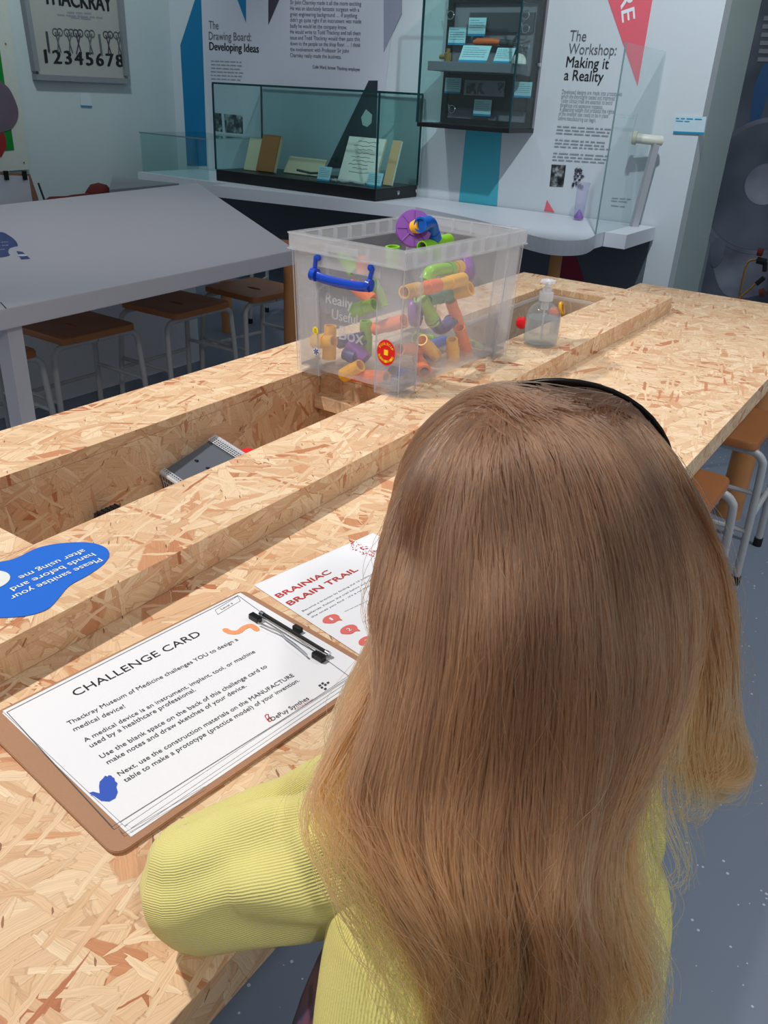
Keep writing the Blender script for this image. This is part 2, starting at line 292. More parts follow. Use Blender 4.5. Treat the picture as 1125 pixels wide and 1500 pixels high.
def struct(o): o['kind'] = 'structure'; return o
def copy_tree(o, parent=None):
    c = o.copy(); COL.objects.link(c)
    if parent is not None: c.parent = parent
    for ch in list(o.children): copy_tree(ch, c)
    return c

_tc = {}
def text_mesh(body, bold=0, spacing=1):
    k = (body, bold, spacing)
    if k not in _tc:
        cu = bpy.data.curves.new('t', 'FONT'); cu.body = body; cu.size = 1; cu.space_character = spacing; cu.resolution_u = 3
        ob = bpy.data.objects.new('t', cu); COL.objects.link(ob)
        me = bpy.data.meshes.new_from_object(ob.evaluated_get(bpy.context.evaluated_depsgraph_get())); bpy.data.objects.remove(ob); bpy.data.curves.remove(cu)
        _tc[k] = me
    return _tc[k]
def put_text(mb, body, p0, p1, up, bold=0, height=None, lift=.0006, spacing=1):
    """lettering from p0 to p1 (baseline), upright direction 'up'"""
    me = text_mesh(body, bold, spacing)
    co = np.empty(len(me.vertices)*3, np.float32); me.vertices.foreach_get('co', co); co = co.reshape(-1, 3)
    x0, x1 = co[:, 0].min(), co[:, 0].max()
    p0, p1, up = Vector(p0), Vector(p1), Vector(up)
    u = p1-p0; W = u.length; u.normalize(); n = u.cross(up).normalized(); v = n.cross(u)
    sx = W/(x1-x0); sy = sx if height is None else height/.73
    mtx = Matrix(((u.x*sx, v.x*sy, n.x, 0), (u.y*sx, v.y*sy, n.y, 0), (u.z*sx, v.z*sy, n.z, 0), (0, 0, 0, 1)))
    mtx.translation = p0-u*(x0*sx)+n*lift
    mb.mesh(me, mtx)
    if bold:                                   # heavier letters: the outline set again a hair's breadth beside itself
        b2 = max(sx, .6*sy)*bold*1.6
        for k in (-1, 1): m2 = mtx.copy(); m2.translation = mtx.translation+u*b2*k*.5+v*b2*.15*k+n*(.00012 if k < 0 else .00024); mb.mesh(me, m2)
    return mb
def small_print(mb, p0, p1, up, h, seed=0):
    """print too small to read in the photo: a row of word-length dashes"""
    rr = random.Random(seed*7+3); p0, p1, up = Vector(p0), Vector(p1), Vector(up); u = (p1-p0); W = u.length; u.normalize(); v = u.cross(up).normalized().cross(u); x = 0
    while x < W-h:
        w_ = min(rr.uniform(1.2, 4.5)*h, W-x); a = p0+u*x; mb.poly([a, a+u*w_, a+u*w_+v*h*.46, a+v*h*.46]); x += w_+h*.7
    return mb
def smooth_closed(pts, n=6):
    pts = [Vector(p) for p in pts]; N = len(pts); out = []
    for i in range(N):
        a, b, c, d = pts[i-1], pts[i], pts[(i+1) % N], pts[(i+2) % N]
        for k in range(n):
            t = k/n; out.append(.5*((2*b)+(c-a)*t+(2*a-5*b+4*c-d)*t*t+(3*b-a-3*c+d)*t**3))
    return out
def curve_pts(pts, n=8):
    pts = [Vector(p) for p in pts]; out = []
    for i in range(len(pts)-1):
        a = pts[max(i-1, 0)]; b = pts[i]; c = pts[i+1]; d = pts[min(i+2, len(pts)-1)]
        for k in range(n):
            t = k/n; out.append(.5*((2*b)+(c-a)*t+(2*a-5*b+4*c-d)*t*t+(3*b-a-3*c+d)*t**3))
    out.append(pts[-1]); return out
Z = Vector((0, 0, 1))

# ---------------------------------------------------------------- room shell
XW = 5.11                         # back wall plane
YE = atx(1025, 190, XW).y         # its right-hand end
YL = atx(254, 120, XW).y          # left wall plane
XM = aty(1074, 190, YE).x         # mural wall plane
struct(MB().b2((-1.5, -2.5, -.05), (8, 7.5, 0)).build('floor', MT['floor']))
struct(MB().b2((XW, YE, 0), (XW+.12, YL+.1, 3.2)).build('wall_back', MT['wall']))
struct(MB().b2((1.0, YL, 0), (XW+.12, YL+.12, 3.2)).build('wall_left', MT['wallL']))
struct(MB().b2((XW+.12, YE, 0), (XM, YE+.10, 3.2)).build('wall_return', MT['ret']))
struct(MB().b2((XM, -2.5, 0), (XM+.12, YE+.1, 3.2)).build('wall_right', MT['dado']))
struct(MB().b2((XW-.012, atz(968, 330, .68).y+.02, 0), (XW, YL, .60)).build('trim_1', MT['dado']))

# wall graphics on the back wall
def onwall(px, py, off=.003): return atx(px, py, XW-off)
def flat(name, pts, m, label, cat, off=.003, t=.002):
    P = [onwall(x, y, off) for x, y in pts]
    return tag(MB().prism(P, (t, 0, 0)).build(name, m), label, cat)
flat('wall_stripe', [(288, -8), (264, 66), (274, 243), (303, 243), (294, -8)], MT['cyan'], 'petrol blue angular vinyl stripe on back wall, left of the white text panel', 'wall graphic')
flat('wall_stripe', [(683, 185), (672, 296), (728, 302), (735, 192)], MT['teal'], 'turquoise vinyl stripe on wall directly below the wall display cabinet', 'wall graphic')
flat('wall_triangle', [(345, -8), (360, 33), (360, -8)], MT['cyan'], 'petrol blue pointed vinyl triangle at top edge above the drawing board text', 'wall graphic', off=.006)
flat('wall_triangle', [(393, -8), (393, 36), (412, -8)], MT['violet'], 'dark violet pointed vinyl triangle at the top between heading and long quotation', 'wall graphic', off=.006)
o = thing('wall_triangle', onwall(930, 110), 'coral red pointed vinyl triangle with white letters RE at top right', 'wall graphic')
MB().prism([onwall(888, -8), onwall(934, 126), onwall(957, -8)], (.002, 0, 0)).build('vinyl', MT['coral'], o)
mb = MB(); dn = (onwall(914, 32)-onwall(920, -6)).normalized()
yv = Vector((0, 1, 0))
put_text(mb, 'RE', onwall(908, -8, .0045), onwall(911.5, 33, .0045), -(yv), bold=.02, height=.078)
mb.build('lettering', MT['white'], o)
flat('wall_triangle', [(801, 293), (797, 309), (812, 311)], MT['coral'], 'small coral vinyl triangle rising from the shelf beside the tumbler', 'wall graphic')
flat('wall_triangle', [(800, 402), (833, 345), (856, 412)], mat('dark_red_vinyl', (150, 40, 60), .5), 'dark red vinyl triangle on the wall below the shelf', 'wall graphic', off=.016)
o = thing('wall_picture', onwall(530, 180), 'tall dark triangular photograph of a surgeon in white, behind the glass case', 'wall graphic')
MB().prism([onwall(*p, .006) for p in ((478, 246), (540, 118), (553, 118), (550, 246))], (.002, 0, 0)).build('print', MT['mural'], o)
MB().prism([onwall(*p, .0075) for p in ((529, 172), (536, 160), (545, 168), (544, 180), (538, 186), (531, 183))], (.001, 0, 0)).build('white_figure', MT['page'], o)
flat('wall_triangle', [(562, -8), (562, 76), (588, 20), (588, -8)], mat('lilac_grey_vinyl', (150, 154, 172), .5), 'lilac grey pointed vinyl triangle left of the wall cabinet', 'wall graphic', off=.006)
# white text panel with drawing-board text
o = thing('text_panel', onwall(420, 130), 'white printed wall panel headed The Drawing Board: Developing Ideas', 'wall text')
MB().prism([onwall(295, -8), onwall(311, 246), onwall(548, 271), onwall(580, -8)], (.002, 0, 0)).build('panel', mat('lilac_white_panel', (204, 206, 218), .55, noise_amt=.02), o)
mb = MB()
put_text(mb, 'The', onwall(306, 42, .005), onwall(320, 43, .005), Z, height=.055); put_text(mb, 'Drawing Board:', onwall(306, 58, .005), onwall(368, 60, .005), Z, height=.055)
mb.build('heading', MT['grey'], o)
mb = MB(); put_text(mb, 'Developing Ideas', onwall(307, 73, .005), onwall(379, 77, .005), Z, bold=.03, height=.055); mb.build('heading', MT['ink'], o)
mb = MB()
Q = ['Sir John Charnley made it all the more exciting', 'He was an absolutely fantastic surgeon with a', "great engineering background … if anything", "didn't go quite right if an instrument was made", 'badly he would let the company know.', 'He would write to Todd Thackray and tell them', 'issue and Todd Thackray would then pass this', 'down to the people on the shop floor. … I think', 'the involvement with Professor Sir John', 'Charnley really made the business.']
QE = [529, 526, 523, 529, 508, 528, 527, 528, 511, 500]
for i, (q, e) in enumerate(zip(Q, QE)): put_text(mb, q, onwall(425, 6+i*8.6, .005), onwall(e, 8.5+i*8.6, .005), Z, height=.026)
mb.build('quotation', MT['grey'], o)
mb = MB(); put_text(mb, 'Colin Ward, former Thackray employee', onwall(458, 100, .005), onwall(527, 104, .005), Z, bold=.02, height=.022)
mb.build('attribution', MT['grey'], o)
mb = MB()
for i in range(6): small_print(mb, onwall(309, 90+i*5.2, .0055), onwall(356-(i % 3)*2, 92+i*5.2, .0055), Z, .015, i)
mb.build('small_text', MT['pgrey'], o)
MB().prism([onwall(*p, .005) for p in ((312, 165), (324, 166), (326, 193), (314, 192))], (.001, 0, 0)).build('photo', MT['photo'], o)
MB().prism([onwall(*p, .005) for p in ((328, 167), (355, 169), (356, 196), (330, 194))], (.001, 0, 0)).build('photo', MT['photo'], o)
# workshop text
o = thing('wall_text', onwall(860, 150), 'black printed wall text headed The Workshop: Making it a Reality', 'wall text')
mb = MB()
put_text(mb, 'The', onwall(834, 60), onwall(858, 60.5), Z, height=.058); put_text(mb, 'Workshop:', onwall(832, 79), onwall(902, 81), Z, height=.058)
mb.build('heading', MT['grey'], o)
mb = MB(); put_text(mb, 'Making it', onwall(829, 98), onwall(891, 101), Z, bold=.012, height=.058); put_text(mb, 'a Reality', onwall(826, 117), onwall(883, 120), Z, bold=.012, height=.058); mb.build('heading', MT['ink'], o)
mb = MB()
for i, (t, e) in enumerate([('Developed designs are made into prototypes', 911), ('which are thoroughly tested and improved.', 902), ('Today clinical trials are essential to avoid', 898), ('dangerous and expensive mistakes.', 885), ('A patenting system that protects the rights', 902), ('of the inventor also needs to be in place', 894), ('before manufacturing can begin.', 877)]):
    put_text(mb, t, onwall(823-i*.9, 137+i*6.4), onwall(e-i*.7, 140.5+i*6.4), Z, height=.024)
for i in range(11):
    if i in (3, 7): continue
    small_print(mb, onwall(816-i*.7, 186+i*4.9, .004), onwall(895-(i*13 % 11), 190.5+i*4.9, .004), Z, .014, i)
mb.build('body_text', MT['pgrey'], o)
MB().prism([onwall(*p) for p in ((808, 241), (829, 242), (825, 274), (805, 273))], (.001, 0, 0)).build('photo', MT['photo'], o)
mb = MB(); random.seed(3)
for i in range(26):
    x = 839+random.random()*15; y = 246+random.random()*27; mb.tube([onwall(x, y, .004), onwall(x+random.uniform(-2, 2), y+random.uniform(1, 4), .004)], .008, 6)
mb.build('tool_pictures', MT['violet'], o)
o = tag(small_print(small_print(small_print(MB(), onwall(896, 291), onwall(924, 293), Z, .013, 1), onwall(895, 295), onwall(920, 297), Z, .013, 2), onwall(895, 302), onwall(915, 304), Z, .013, 3).build('wall_text', MT['pgrey']), 'tiny pale grey printed caption on wall left of the angled post', 'wall text')
o = thing('wall_sign', onwall(1010, 184), 'pale blue rectangular caption sign on wall right of the tubular post', 'sign')
MB().prism([onwall(*p, .008) for p in ((989, 170), (1035, 171), (1031, 197), (986, 195))], (.006, 0, 0)).build('board', MT['sign'], o)
MB().prism([onwall(*p, .010) for p in ((986.6, 192), (1031.5, 194), (1031, 197), (986, 195))], (.003, 0, 0)).build('blue_band', MT['cardedge'], o)
small_print(small_print(MB(), onwall(990, 174.5, .009), onwall(1028, 176, .009), Z, .014, 4), onwall(990, 178, .009), onwall(1010, 179, .009), Z, .012, 5).build('lettering', MT['cardedge'], o)

# mural on the right wall
def onm(px, py, off=.004): return atx(px, py, XM-off)
o = thing('wall_mural', onm(1100, 250), 'dark photographic mural of heavy machine wheel at right edge', 'mural')
MB().prism([onm(1116, -10), onm(1020, 460), onm(1180, 470), onm(1200, -10)], (.002, 0, 0)).build('print', MT['mural'], o)
c = onm(1120, 275, .007); r = .40
MB().lathe([(r, 0), (r, .001)], c, (-1, 0, 0), 48).build('wheel_picture', MT['mural2'], o)
MB().lathe([(r*.93, 0), (r*.93, .001)], c+Vector((-.002, 0, 0)), (-1, 0, 0), 48).build('wheel_picture', MT['mural'], o)
MB().lathe([(r*.3, 0), (r*.3, .001)], c+Vector((-.004, 0, .02)), (-1, 0, 0), 32).build('hub_picture', MT['mural2'], o)
MB().prism(smooth_closed([onm(*p, .006) for p in ((1040, 340), (1075, 300), (1125, 330), (1130, 420), (1060, 430))]), (.001, 0, 0)).build('machine_picture', MT['mural2'], o)
MB().prism(smooth_closed([onm(*p, .009) for p in ((1048, 350), (1062, 352), (1058, 380), (1045, 392), (1040, 375))]), (.001, 0, 0)).build('opening_picture', MT['mural'], o)
MB().prism([onm(*p, .006) for p in ((1118, 95), (1105, 125), (1098, 180), (1112, 180), (1130, 120), (1130, 90))], (.001, 0, 0)).build('blue_patch', mat('mural_blue', (14, 58, 96), .4), o)
mb = MB()
for i in range(6): small_print(mb, onm(1118-i*1.8, 30+i*12, .008), onm(1145, 31+i*12, .008), Z, .05, i)
mb.build('lettering', MT['grey'], o)

# ---------------------------------------------------------------- left wall things
def onleft(px, py, off=.003): return aty(px, py, YL-off)
o = thing('framed_poster', onleft(120, 110), 'framed instrument poster headed THACKRAY above numbers one to eight', 'poster')
A, B, C_, D = onleft(36, -20, .05), onleft(57, 113, .05), onleft(188, 119, .05), onleft(176, -20, .05)
mb = MB()
def bar(mb, a, b, w, d): mb.box((a+b)/2+Vector((0, d/2, 0)), ((b-a).length+(w if abs((b-a).z) < abs((b-a).x) else 0), d, w), rot=Matrix((((b-a).normalized()), (0, 1, 0), ((b-a).normalized().cross(Vector((0, 1, 0)))))).transposed())
bar(mb, B, C_, .035, .05); bar(mb, A, B+(A-B).normalized()*.0352, .035, .05); bar(mb, D, C_+(D-C_).normalized()*.0352, .035, .05)
mb.build('frame', MT['frame'], o)
MB().prism([onleft(*p, .02) for p in ((36, -20), (57, 113), (188, 119), (176, -20))], (0, .01, 0)).build('print_sheet', MT['poster'], o)
mb = MB(); put_text(mb, 'THACKRAY', onleft(64, 5, .022), onleft(164, 17, .022), Z, bold=.05, height=.10); put_text(mb, '12345678', onleft(67, 92, .022), onleft(181, 98, .022), Z, bold=.05, height=.085, spacing=1.25)
mb.build('lettering', MT['ink'], o)
mb = MB(); small_print(mb, onleft(98, 19, .022), onleft(136, 21, .022), Z, .02, 1); small_print(mb, onleft(84, 22.5, .022), onleft(150, 27, .022), Z, .02, 2); small_print(mb, onleft(104, 26.5, .022), onleft(134, 29, .022), Z, .02, 3); mb.build('small_text', MT['pgrey'], o)
for i, x in enumerate((68, 83, 100, 113, 130, 145, 157, 172)):
    mb = MB(); top = onleft(x, 46+i*.8, .023); bot = onleft(x+4, 76+i*.8, .023); dx = (onleft(x+5, 60, .023)-onleft(x, 60, .023))
    if i == 0 or i == 5: mb.tube([top, bot], .008, 6)
    else:
        mb.tube([top-dx*.4, (top+bot)/2, bot+dx*.5], .004, 6); mb.tube([top+dx*.9, (top+bot)/2, bot-dx*(.4 if i != 3 else 1)], .004, 6)
        for q in (top-dx*.4, top+dx*.9):
            mb.tube([q+Vector((math.cos(a), 0, math.sin(a)))*.022 for a in np.linspace(0, 6.28, 13)], .003, 5)
    mb.build('instrument_drawing', MT['grey'] if i % 3 else MT['violet'], o)
o = thing('wall_sign', onleft(126, 147), 'small pale caption card on left wall under the framed poster', 'sign')
MB().prism([onleft(*p, .006) for p in ((117, 137), (132, 138), (135, 156), (119, 155))], (0, .005, 0)).build('card', MT['wall'], o)
MB().prism([onleft(*p, .008) for p in ((118.6, 154), (134.8, 155), (135, 157), (119, 156))], (0, .005, 0)).build('blue_band', MT['cardedge'], o)
o = thing('picture_board', onleft(10, 150), 'white board with green, red and mauve picture, cut by left edge', 'picture')
Pb = lambda *p: onleft(*p, .03)
MB().prism([Pb(-60, -20), Pb(-60, 256), Pb(44, 248), Pb(8, -20)], (0, .02, 0)).build('board', mat('warm_white_board', (200, 204, 192), .6), o)
MB().prism([onleft(*p, .032) for p in ((-40, 0), (-40, 225), (21, 220), (-2, 60))], (0, .002, 0)).build('green_ground', MT['green'], o)
MB().prism(smooth_closed([onleft(*p, .036) for p in ((-40, 100), (5, 122), (20, 142), (27, 165), (22, 182), (8, 192), (-40, 196))]), (0, .002, 0)).build('mauve_shape', MT['mauve'], o)
MB().prism([onleft(*p, .034) for p in ((-40, 180), (0, 186), (8, 200), (10, 215), (2, 230), (-40, 230))], (0, .002, 0)).build('red_shape', MT['maroon'], o)
MB().lathe([(.006, 0), (.004, .006)], Pb(35, 238), (0, -1, 0), 10).build('screw', MT['brass'], o); MB().lathe([(.006, 0), (.004, .006)], Pb(8, 64), (0, -1, 0), 10).build('screw', MT['brass'], o)

# ---------------------------------------------------------------- long wall shelf
ZS = .68
o = thing('wall_shelf', (XW-.3, 3.2, ZS), 'long white shelf running along back wall beneath the display cabinets', 'shelf')
S1 = [atz(*p, ZS) for p in ((310, 271), (450, 291), (609, 303), (700, 322), (780, 345), (820, 352), (857, 351), (874, 343))]
yA = atz(882, 318, ZS).y
pts = [Vector((XW-.014, S1[0].y, ZS)), S1[0]]+curve_pts(S1[2:], 5)
pts = pts+[Vector((XW-.014, pts[-1].y, ZS))]
MB().prism([Vector((p.x, p.y, ZS)) for p in pts], (0, 0, -.075)).build('shelf_board', MT['shelf'], o)
e0, e1, e2 = atz(876, 341, ZS), atz(938, 347, ZS), atz(968, 330, ZS)
MB().prism([Vector((XW-.014, pts[-1].y-.004, ZS)), Vector((e1.x, pts[-1].y-.004, ZS)), Vector((e1.x, e2.y, ZS)), Vector((XW-.014, e2.y, ZS))], (0, 0, -.075)).build('end_shelf', MT['shelf'], o)
l0, l1 = atz(197, 252, ZS), atz(306, 265, ZS)
xl = (l0.x+l1.x)/2
MB().b2((xl, S1[0].y+.004, ZS-.075), (XW-.014, l0.y, ZS)).build('recessed_shelf', MT['shelf'], o)
for px, py in ((815, 375), (234, 300), (180, 265)):
    q = atz(px, py, ZS-.15); q.x = min(q.x, XW-.08)
    MB().tube([(q.x, q.y, 0), (q.x, q.y, ZS-.0755)], .035, 20).build('leg', MT['leg'], o, smooth=True)
# glass pieces
def pane(name, lo, hi, m, parent): return MB().b2(lo, hi).build(name, m, parent)
yd = atz(874, 345, ZS).y
o = thing('glass_divider', (XW-.4, yd, ZS), 'upright clear glass divider panel standing across the shelf beside the tumbler', 'glass panel')
yd = pts[-1].y-.002
xg = aty(874, 345, yd).x
MB().b2((xg-.02, yd-.004, ZS+.0006), (XW-.016, yd+.004, ZS+.90)).build('pane', MT['pane'], o)
MB().b2((xg-.023, yd-.004, ZS+.0006), (xg-.0203, yd+.004, ZS+.90)).build('polished_edge', mat('pale_glass_edge', (120, 150, 150), .3), o)
fl, fr, br = atz(309, 265, ZS), atz(554, 295, ZS), atz(607, 288, ZS)
o = thing('glass_guard', (xl+.2, l0.y, ZS), 'low empty glass case on the far left end of the wall shelf', 'glass case')
tz = atz(197, 196, ZS); top = aty(196, 195, l0.y-.02).z
ya = l0.y-.02; yb = fl.y+.012
pane('front_pane', (xl+.03, yb, ZS+.0006), (xl+.038, ya, top), MT['glass'], o); pane('side_pane', (xl+.038, ya-.008, ZS+.0006), (XW-.02, ya, top), MT['glass'], o)
pane('top_pane', (xl+.03, yb, top+.0002), (XW-.02, ya, top+.008), MT['glass'], o)
MB().b2((xl+.026, yb, top+.0002), (xl+.0298, ya, top+.009)).build('polished_edge', mat('dull_glass_edge', (110, 132, 134), .3), o)

# ---------------------------------------------------------------- glass display case on the shelf
fl, fr, br = atz(309, 265, ZS), atz(554, 295, ZS), atz(607, 288, ZS)
x0, y1, y0, x1 = (fl.x+fr.x)/2+.01, fl.y, fr.y, br.x
zt = (atx(303, 121, x0).z+atx(559, 137, x0).z)/2
o = thing('display_case', ((x0+x1)/2, (y0+y1)/2, ZS), 'large glass display case with black base standing on the wall shelf', 'display case')
BZ = ZS+.075
MB().b2((x0, y0, ZS+.0005), (x1, y1, BZ), .003).build('base', MT['black'], o)
g = .008
pane('front_pane', (x0, y0, BZ+.0005), (x0+g, y1, zt), MT['glass'], o); pane('back_pane', (x1-g, y0, BZ+.0005), (x1, y1, zt), MT['glass'], o)
pane('side_pane', (x0+g, y0, BZ+.0005), (x1-g, y0+g, zt), MT['glass'], o); pane('side_pane', (x0+g, y1-g, BZ+.0005), (x1-g, y1, zt), MT['glass'], o)
pane('top_pane', (x0, y0, zt+.0003), (x1, y1, zt+.008), MT['glass'], o)
mb = MB(); e = .007
for x, y in ((x0, y0), (x0, y1), (x1, y0), (x1, y1)): mb.box((x, y, (BZ+zt)/2), (e*1.4, e*1.4, zt-BZ))
for a, b in (((x0, y0), (x0, y1)), ((x0, y0), (x1, y0)), ((x1, y0), (x1, y1)), ((x0, y1), (x1, y1))):
    mb.box(((a[0]+b[0])/2, (a[1]+b[1])/2, zt+.004), (abs(a[0]-b[0])+e, abs(a[1]-b[1])+e, .012))
mb.build('polished_edges', MT['edge'], o)
for xx in (x0+.26, x1-.01): MB().lathe([(.014, 0), (.014, .006), (.006, .008)], (xx, y0-.0003, ZS+.04), (0, -1, 0), 16).build('lock', MT['chrome'], o)
# contents.  quad(): a leaning slab from four picture corners on a plane x = const, leaned back
def lean(name, pl, m, label, cat, xb, lean_deg=22, t=.02, bottom=None):
    """board leaning back: pl = (left px, right px, top py, bottom py) measured at depth xb"""
    lpx, rpx, tpy, bpy_ = pl
    b0, b1 = atx(lpx, bpy_, xb), atx(rpx, bpy_, xb); t0 = atx(lpx, tpy, xb)
    wdt = (b0-b1).length; h = (t0.z-b0.z)/math.cos(math.radians(lean_deg)); yc = (b0.y+b1.y)/2
    zb = BZ+.001 if bottom is None else bottom
    R = Matrix.Rotation(math.radians(lean_deg), 3, 'Y')
    return R, Vector((xb, yc, zb)), wdt, h
def board(name, pl, m, label, cat, xb, deg=22, t=.02, edge=None, bottom=None, group=None):
    R, c, wd, h = lean(name, pl, m, label, cat, xb, deg, t, bottom)
    root = thing(name, c, label, cat, group)
    lift = Vector((0, 0, math.sin(math.radians(deg))*t/2))
    body = MB().box(c+lift+R@Vector((0, 0, h/2)), (t, wd, h), rot=R).build('cover', m, root)
    if edge: MB().box(c+lift+R@Vector((t*.1, -.0005, h/2)), (t*.7, wd+.002, h*.99), rot=R).build('page_block', edge, root)
    return root, R, c+lift, wd, h
xc = x0+.16
board('booklet', (358, 376, 212, 258), MT['cream'], 'small cream booklet propped up at left inside glass case', 'book', xc, 20, .012)
board('book', (377, 402, 204, 256), MT['brown'], 'upright brown leather book in the glass case beside cream booklet', 'book', xc-.02, 20, .035, MT['cream'])
board('document', (416, 470, 234, 257), MT['cream'], 'low cream open document lying propped in middle of glass case', 'document', xc+.1, 35, .012)
r_, R, c, wd, h = board('notebook', (496, 549, 198, 262), MT['page'], 'open white handwritten notebook page propped in glass case', 'book', xc+.02, 24, .02, MT['cream'])
mb = MB(); random.seed(5)
for i in range(9):
    yy = h*(.9-.085*i); w0 = wd*random.uniform(-.32, -.15); w1 = wd*random.uniform(.2, .4)
    mb.tube([c+R@Vector((-.0105, -w0-(w1-w0)*k/8, yy+random.uniform(-.004, .004))) for k in range(9)], .0016, 4)
mb.build('handwriting', MT['grey'], r_)
board('book', (562, 574, 203, 268), MT['oak'], 'narrow pale wood-edged book at right end of glass case', 'book', xc+.08, 20, .02, MT['page'])
def card(px, label, xb, deg=20, bottom=None, wpx=None, t=.004, zoff=None):
    l, r, tp, bt = px
    R, c, wd, h = lean('c', (l, r, tp, bt), None, '', '', xb, deg, t, bottom)
    if zoff == 'px': c.z = atx((l+r)/2, bt, xb).z
    root = thing('caption_card', c, label, 'caption card', None)
    lift = Vector((0, 0, math.sin(math.radians(deg))*t/2))
    MB().box(c+lift+R@Vector((0, 0, h/2)), (t, wd, h), rot=R).build('card', MT['card'], root)
    MB().box(c+lift+R@Vector((-.0008, 0, h*.06)), (t, wd*1.001, h*.12), rot=R).build('blue_band', MT['cardedge'], root)
    mb = MB()
    for i in range(5): small_print(mb, c+lift+R@Vector((-t/2-.0012, wd*.42, h*(.84-i*.13))), c+lift+R@Vector((-t/2-.0012, -wd*(.4 if i else .1), h*(.84-i*.13))), R@Vector((0, 0, 1)), h*.05, i)
    mb.build('lettering', MT['grey'], root); return root
card((464, 482, 244, 265), 'small blue caption card in glass case left of the open notebook', x0+.06)
card((536, 557, 259, 279), 'pale blue caption card in right corner of the glass case', x0+.10)
o = thing('surgical_instrument', atz(455, 262, BZ), 'dark metal scissor-like instrument lying on a glass rest in the case', 'instrument')
q = Vector((x0+.09, atx(455, 262, x0+.09).y, BZ))
MB().tube([q+Vector((0, .12, .05)), q+Vector((0, 0, .04)), q+Vector((.02, -.12, .05))], .008, 8).build('blade', MT['dark'], o, smooth=True)
for dy in (-.06, .02): MB().tube([q+Vector((.01, dy, .001)), q+Vector((.005, dy, .034))], .012, 12).build('glass_rest', MT['acr'], o, smooth=True)
random.seed(11)
for i in range(5):
    yy = atx(488+i*10, 272, x0+.12).y; rr = random.uniform(0, 3)
    p = Vector((x0+.10+.03*(i % 2), yy, BZ+.012)); d = Vector((math.cos(rr), math.sin(rr), 0))*.05
    ob = MB().tube([p-d, p, p+d*.6, p+d+Vector((0, 0, .008))], [.008, .010, .007, .004], 8).build('surgical_instrument', MT['steel'], smooth=True)
    tag(ob, 'small steel instrument lying on black base below the open notebook', 'instrument', 'small steel instruments in the glass case')

# ---------------------------------------------------------------- wall display cabinet
cb = [atx(612, 186, XW-.40), atx(753, 194, XW-.40)]
y1, y0 = atx(655, 183, XW).y, atx(782, 190, XW).y
y1 += .02
zb = atx(690, 184, XW-.3).z; zt = atx(700, -6, XW-.1).z+.04
XF = XW-.34
o = thing('wall_cabinet', (XW-.17, (y0+y1)/2, zb), 'black framed glass wall cabinet with grey shelf of instruments', 'display cabinet')
MB().b2((XF, y0, zb-.025), (XW-.001, y1, zb), .003).build('base', MT['black'], o)
MB().b2((XW-.03, y0, zb+.0005), (XW-.001, y1, zt)).build('back_panel', mat('cabinet_grey_back', (128, 126, 134), .6), o)
mb = MB(); f = .035
mb.b2((XW-.06, y0, zb+.0006), (XW-.031, y0+f, zt)); mb.b2((XW-.06, y1-f, zb+.0006), (XW-.031, y1, zt)); mb.b2((XW-.06, y0+f, zt-.07), (XW-.031, y1-f, zt-.035)); mb.b2((XW-.06, y0+f, zb+.0006), (XW-.031, y1-f, zb+.03))
mb.build('frame', MT['black'], o)
zsh = atx(690, 92, XW-.2).z
MB().b2((XF+.05, y0+.06, zsh-.05), (XW-.061, y1+.0-.02, zsh), .003).build('shelf', mat('cabinet_shelf_grey', (112, 114, 120), .5), o)
MB().b2((XW-.06, y0+.05, zb+.09), (XW-.0305, y1-.05, zsh-.055)).build('dark_panel', MT['black'], o)
MB().b2((XW-.05, y0+.06, zt-.22), (XW-.0305, y1-.15, zt-.12)).build('dark_panel', MT['dark'], o)
pane('front_pane', (XF, y0+.004, zb+.0006), (XF+.008, y1-.004, zt), MT['glass'], o)
pane('side_pane', (XF+.008, y0, zb+.0006), (XW-.061, y0+.008, zt), MT['glass'], o); pane('side_pane', (XF+.008, y1-.008, zb+.0006), (XW-.061, y1, zt), MT['glass'], o)
pane('top_pane', (XF, y0, zt+.0003), (XW-.03, y1, zt+.008), MT['glass'], o)
mb = MB()
for y in (y0, y1): mb.box((XF, y, (zb+zt)/2), (.011, .011, zt-zb))
mb.box((XF, (y0+y1)/2, zt+.004), (.011, y1-y0, .012)); mb.build('polished_edges', MT['edge'], o)
MB().lathe([(.014, 0), (.012, .012)], (XW-.045, y0-.0003, (zb+zt)/2-.02), (0, -1, 0), 14).build('lock', MT['chrome'], o)
XB = XW-.075
for px, lab in (((685, 710, 26, 53), 'topmost blue caption card on back of the wall cabinet'), ((656, 681, 40, 66), 'blue caption card at upper left inside wall cabinet'), ((651, 674, 114, 137), 'dim blue caption card at lower left inside wall cabinet'), ((693, 718, 146, 170), 'lowest blue caption card inside wall cabinet below photo strip'), ((752, 777, 120, 143), 'white blue-edged caption card at lower right of wall cabinet')):
    card(px, lab, XB, 2, zoff='px')
card((671, 712, 66, 91), 'wide white caption card leaning on grey shelf of wall cabinet', XW-.22, 30, bottom=zsh+.001)
card((722, 748, 68, 91), 'narrow white caption card standing right on wall cabinet shelf', XW-.22, 30, bottom=zsh+.001)
o = thing('photo_strip', atx(710, 130, XB), 'grey strip of black and white pictures inside lower wall cabinet', 'picture')
MB().prism([atx(*p, XB) for p in ((681, 117), (740, 119), (738, 142), (679, 139))], (.004, 0, 0)).build('strip', mat('strip_grey', (150, 148, 156), .6), o)
for a in ((683, 697), (699, 709), (729, 739)): MB().prism([atx(a[0], 121, XB-.002), atx(a[1], 122, XB-.002), atx(a[1], 138, XB-.002), atx(a[0], 137, XB-.002)], (.001, 0, 0)).build('photo', MT['photo'], o)
o = thing('endoscope', atx(700, 62, XB), 'orange handled instrument with dark trailing cable on wall cabinet back', 'instrument')
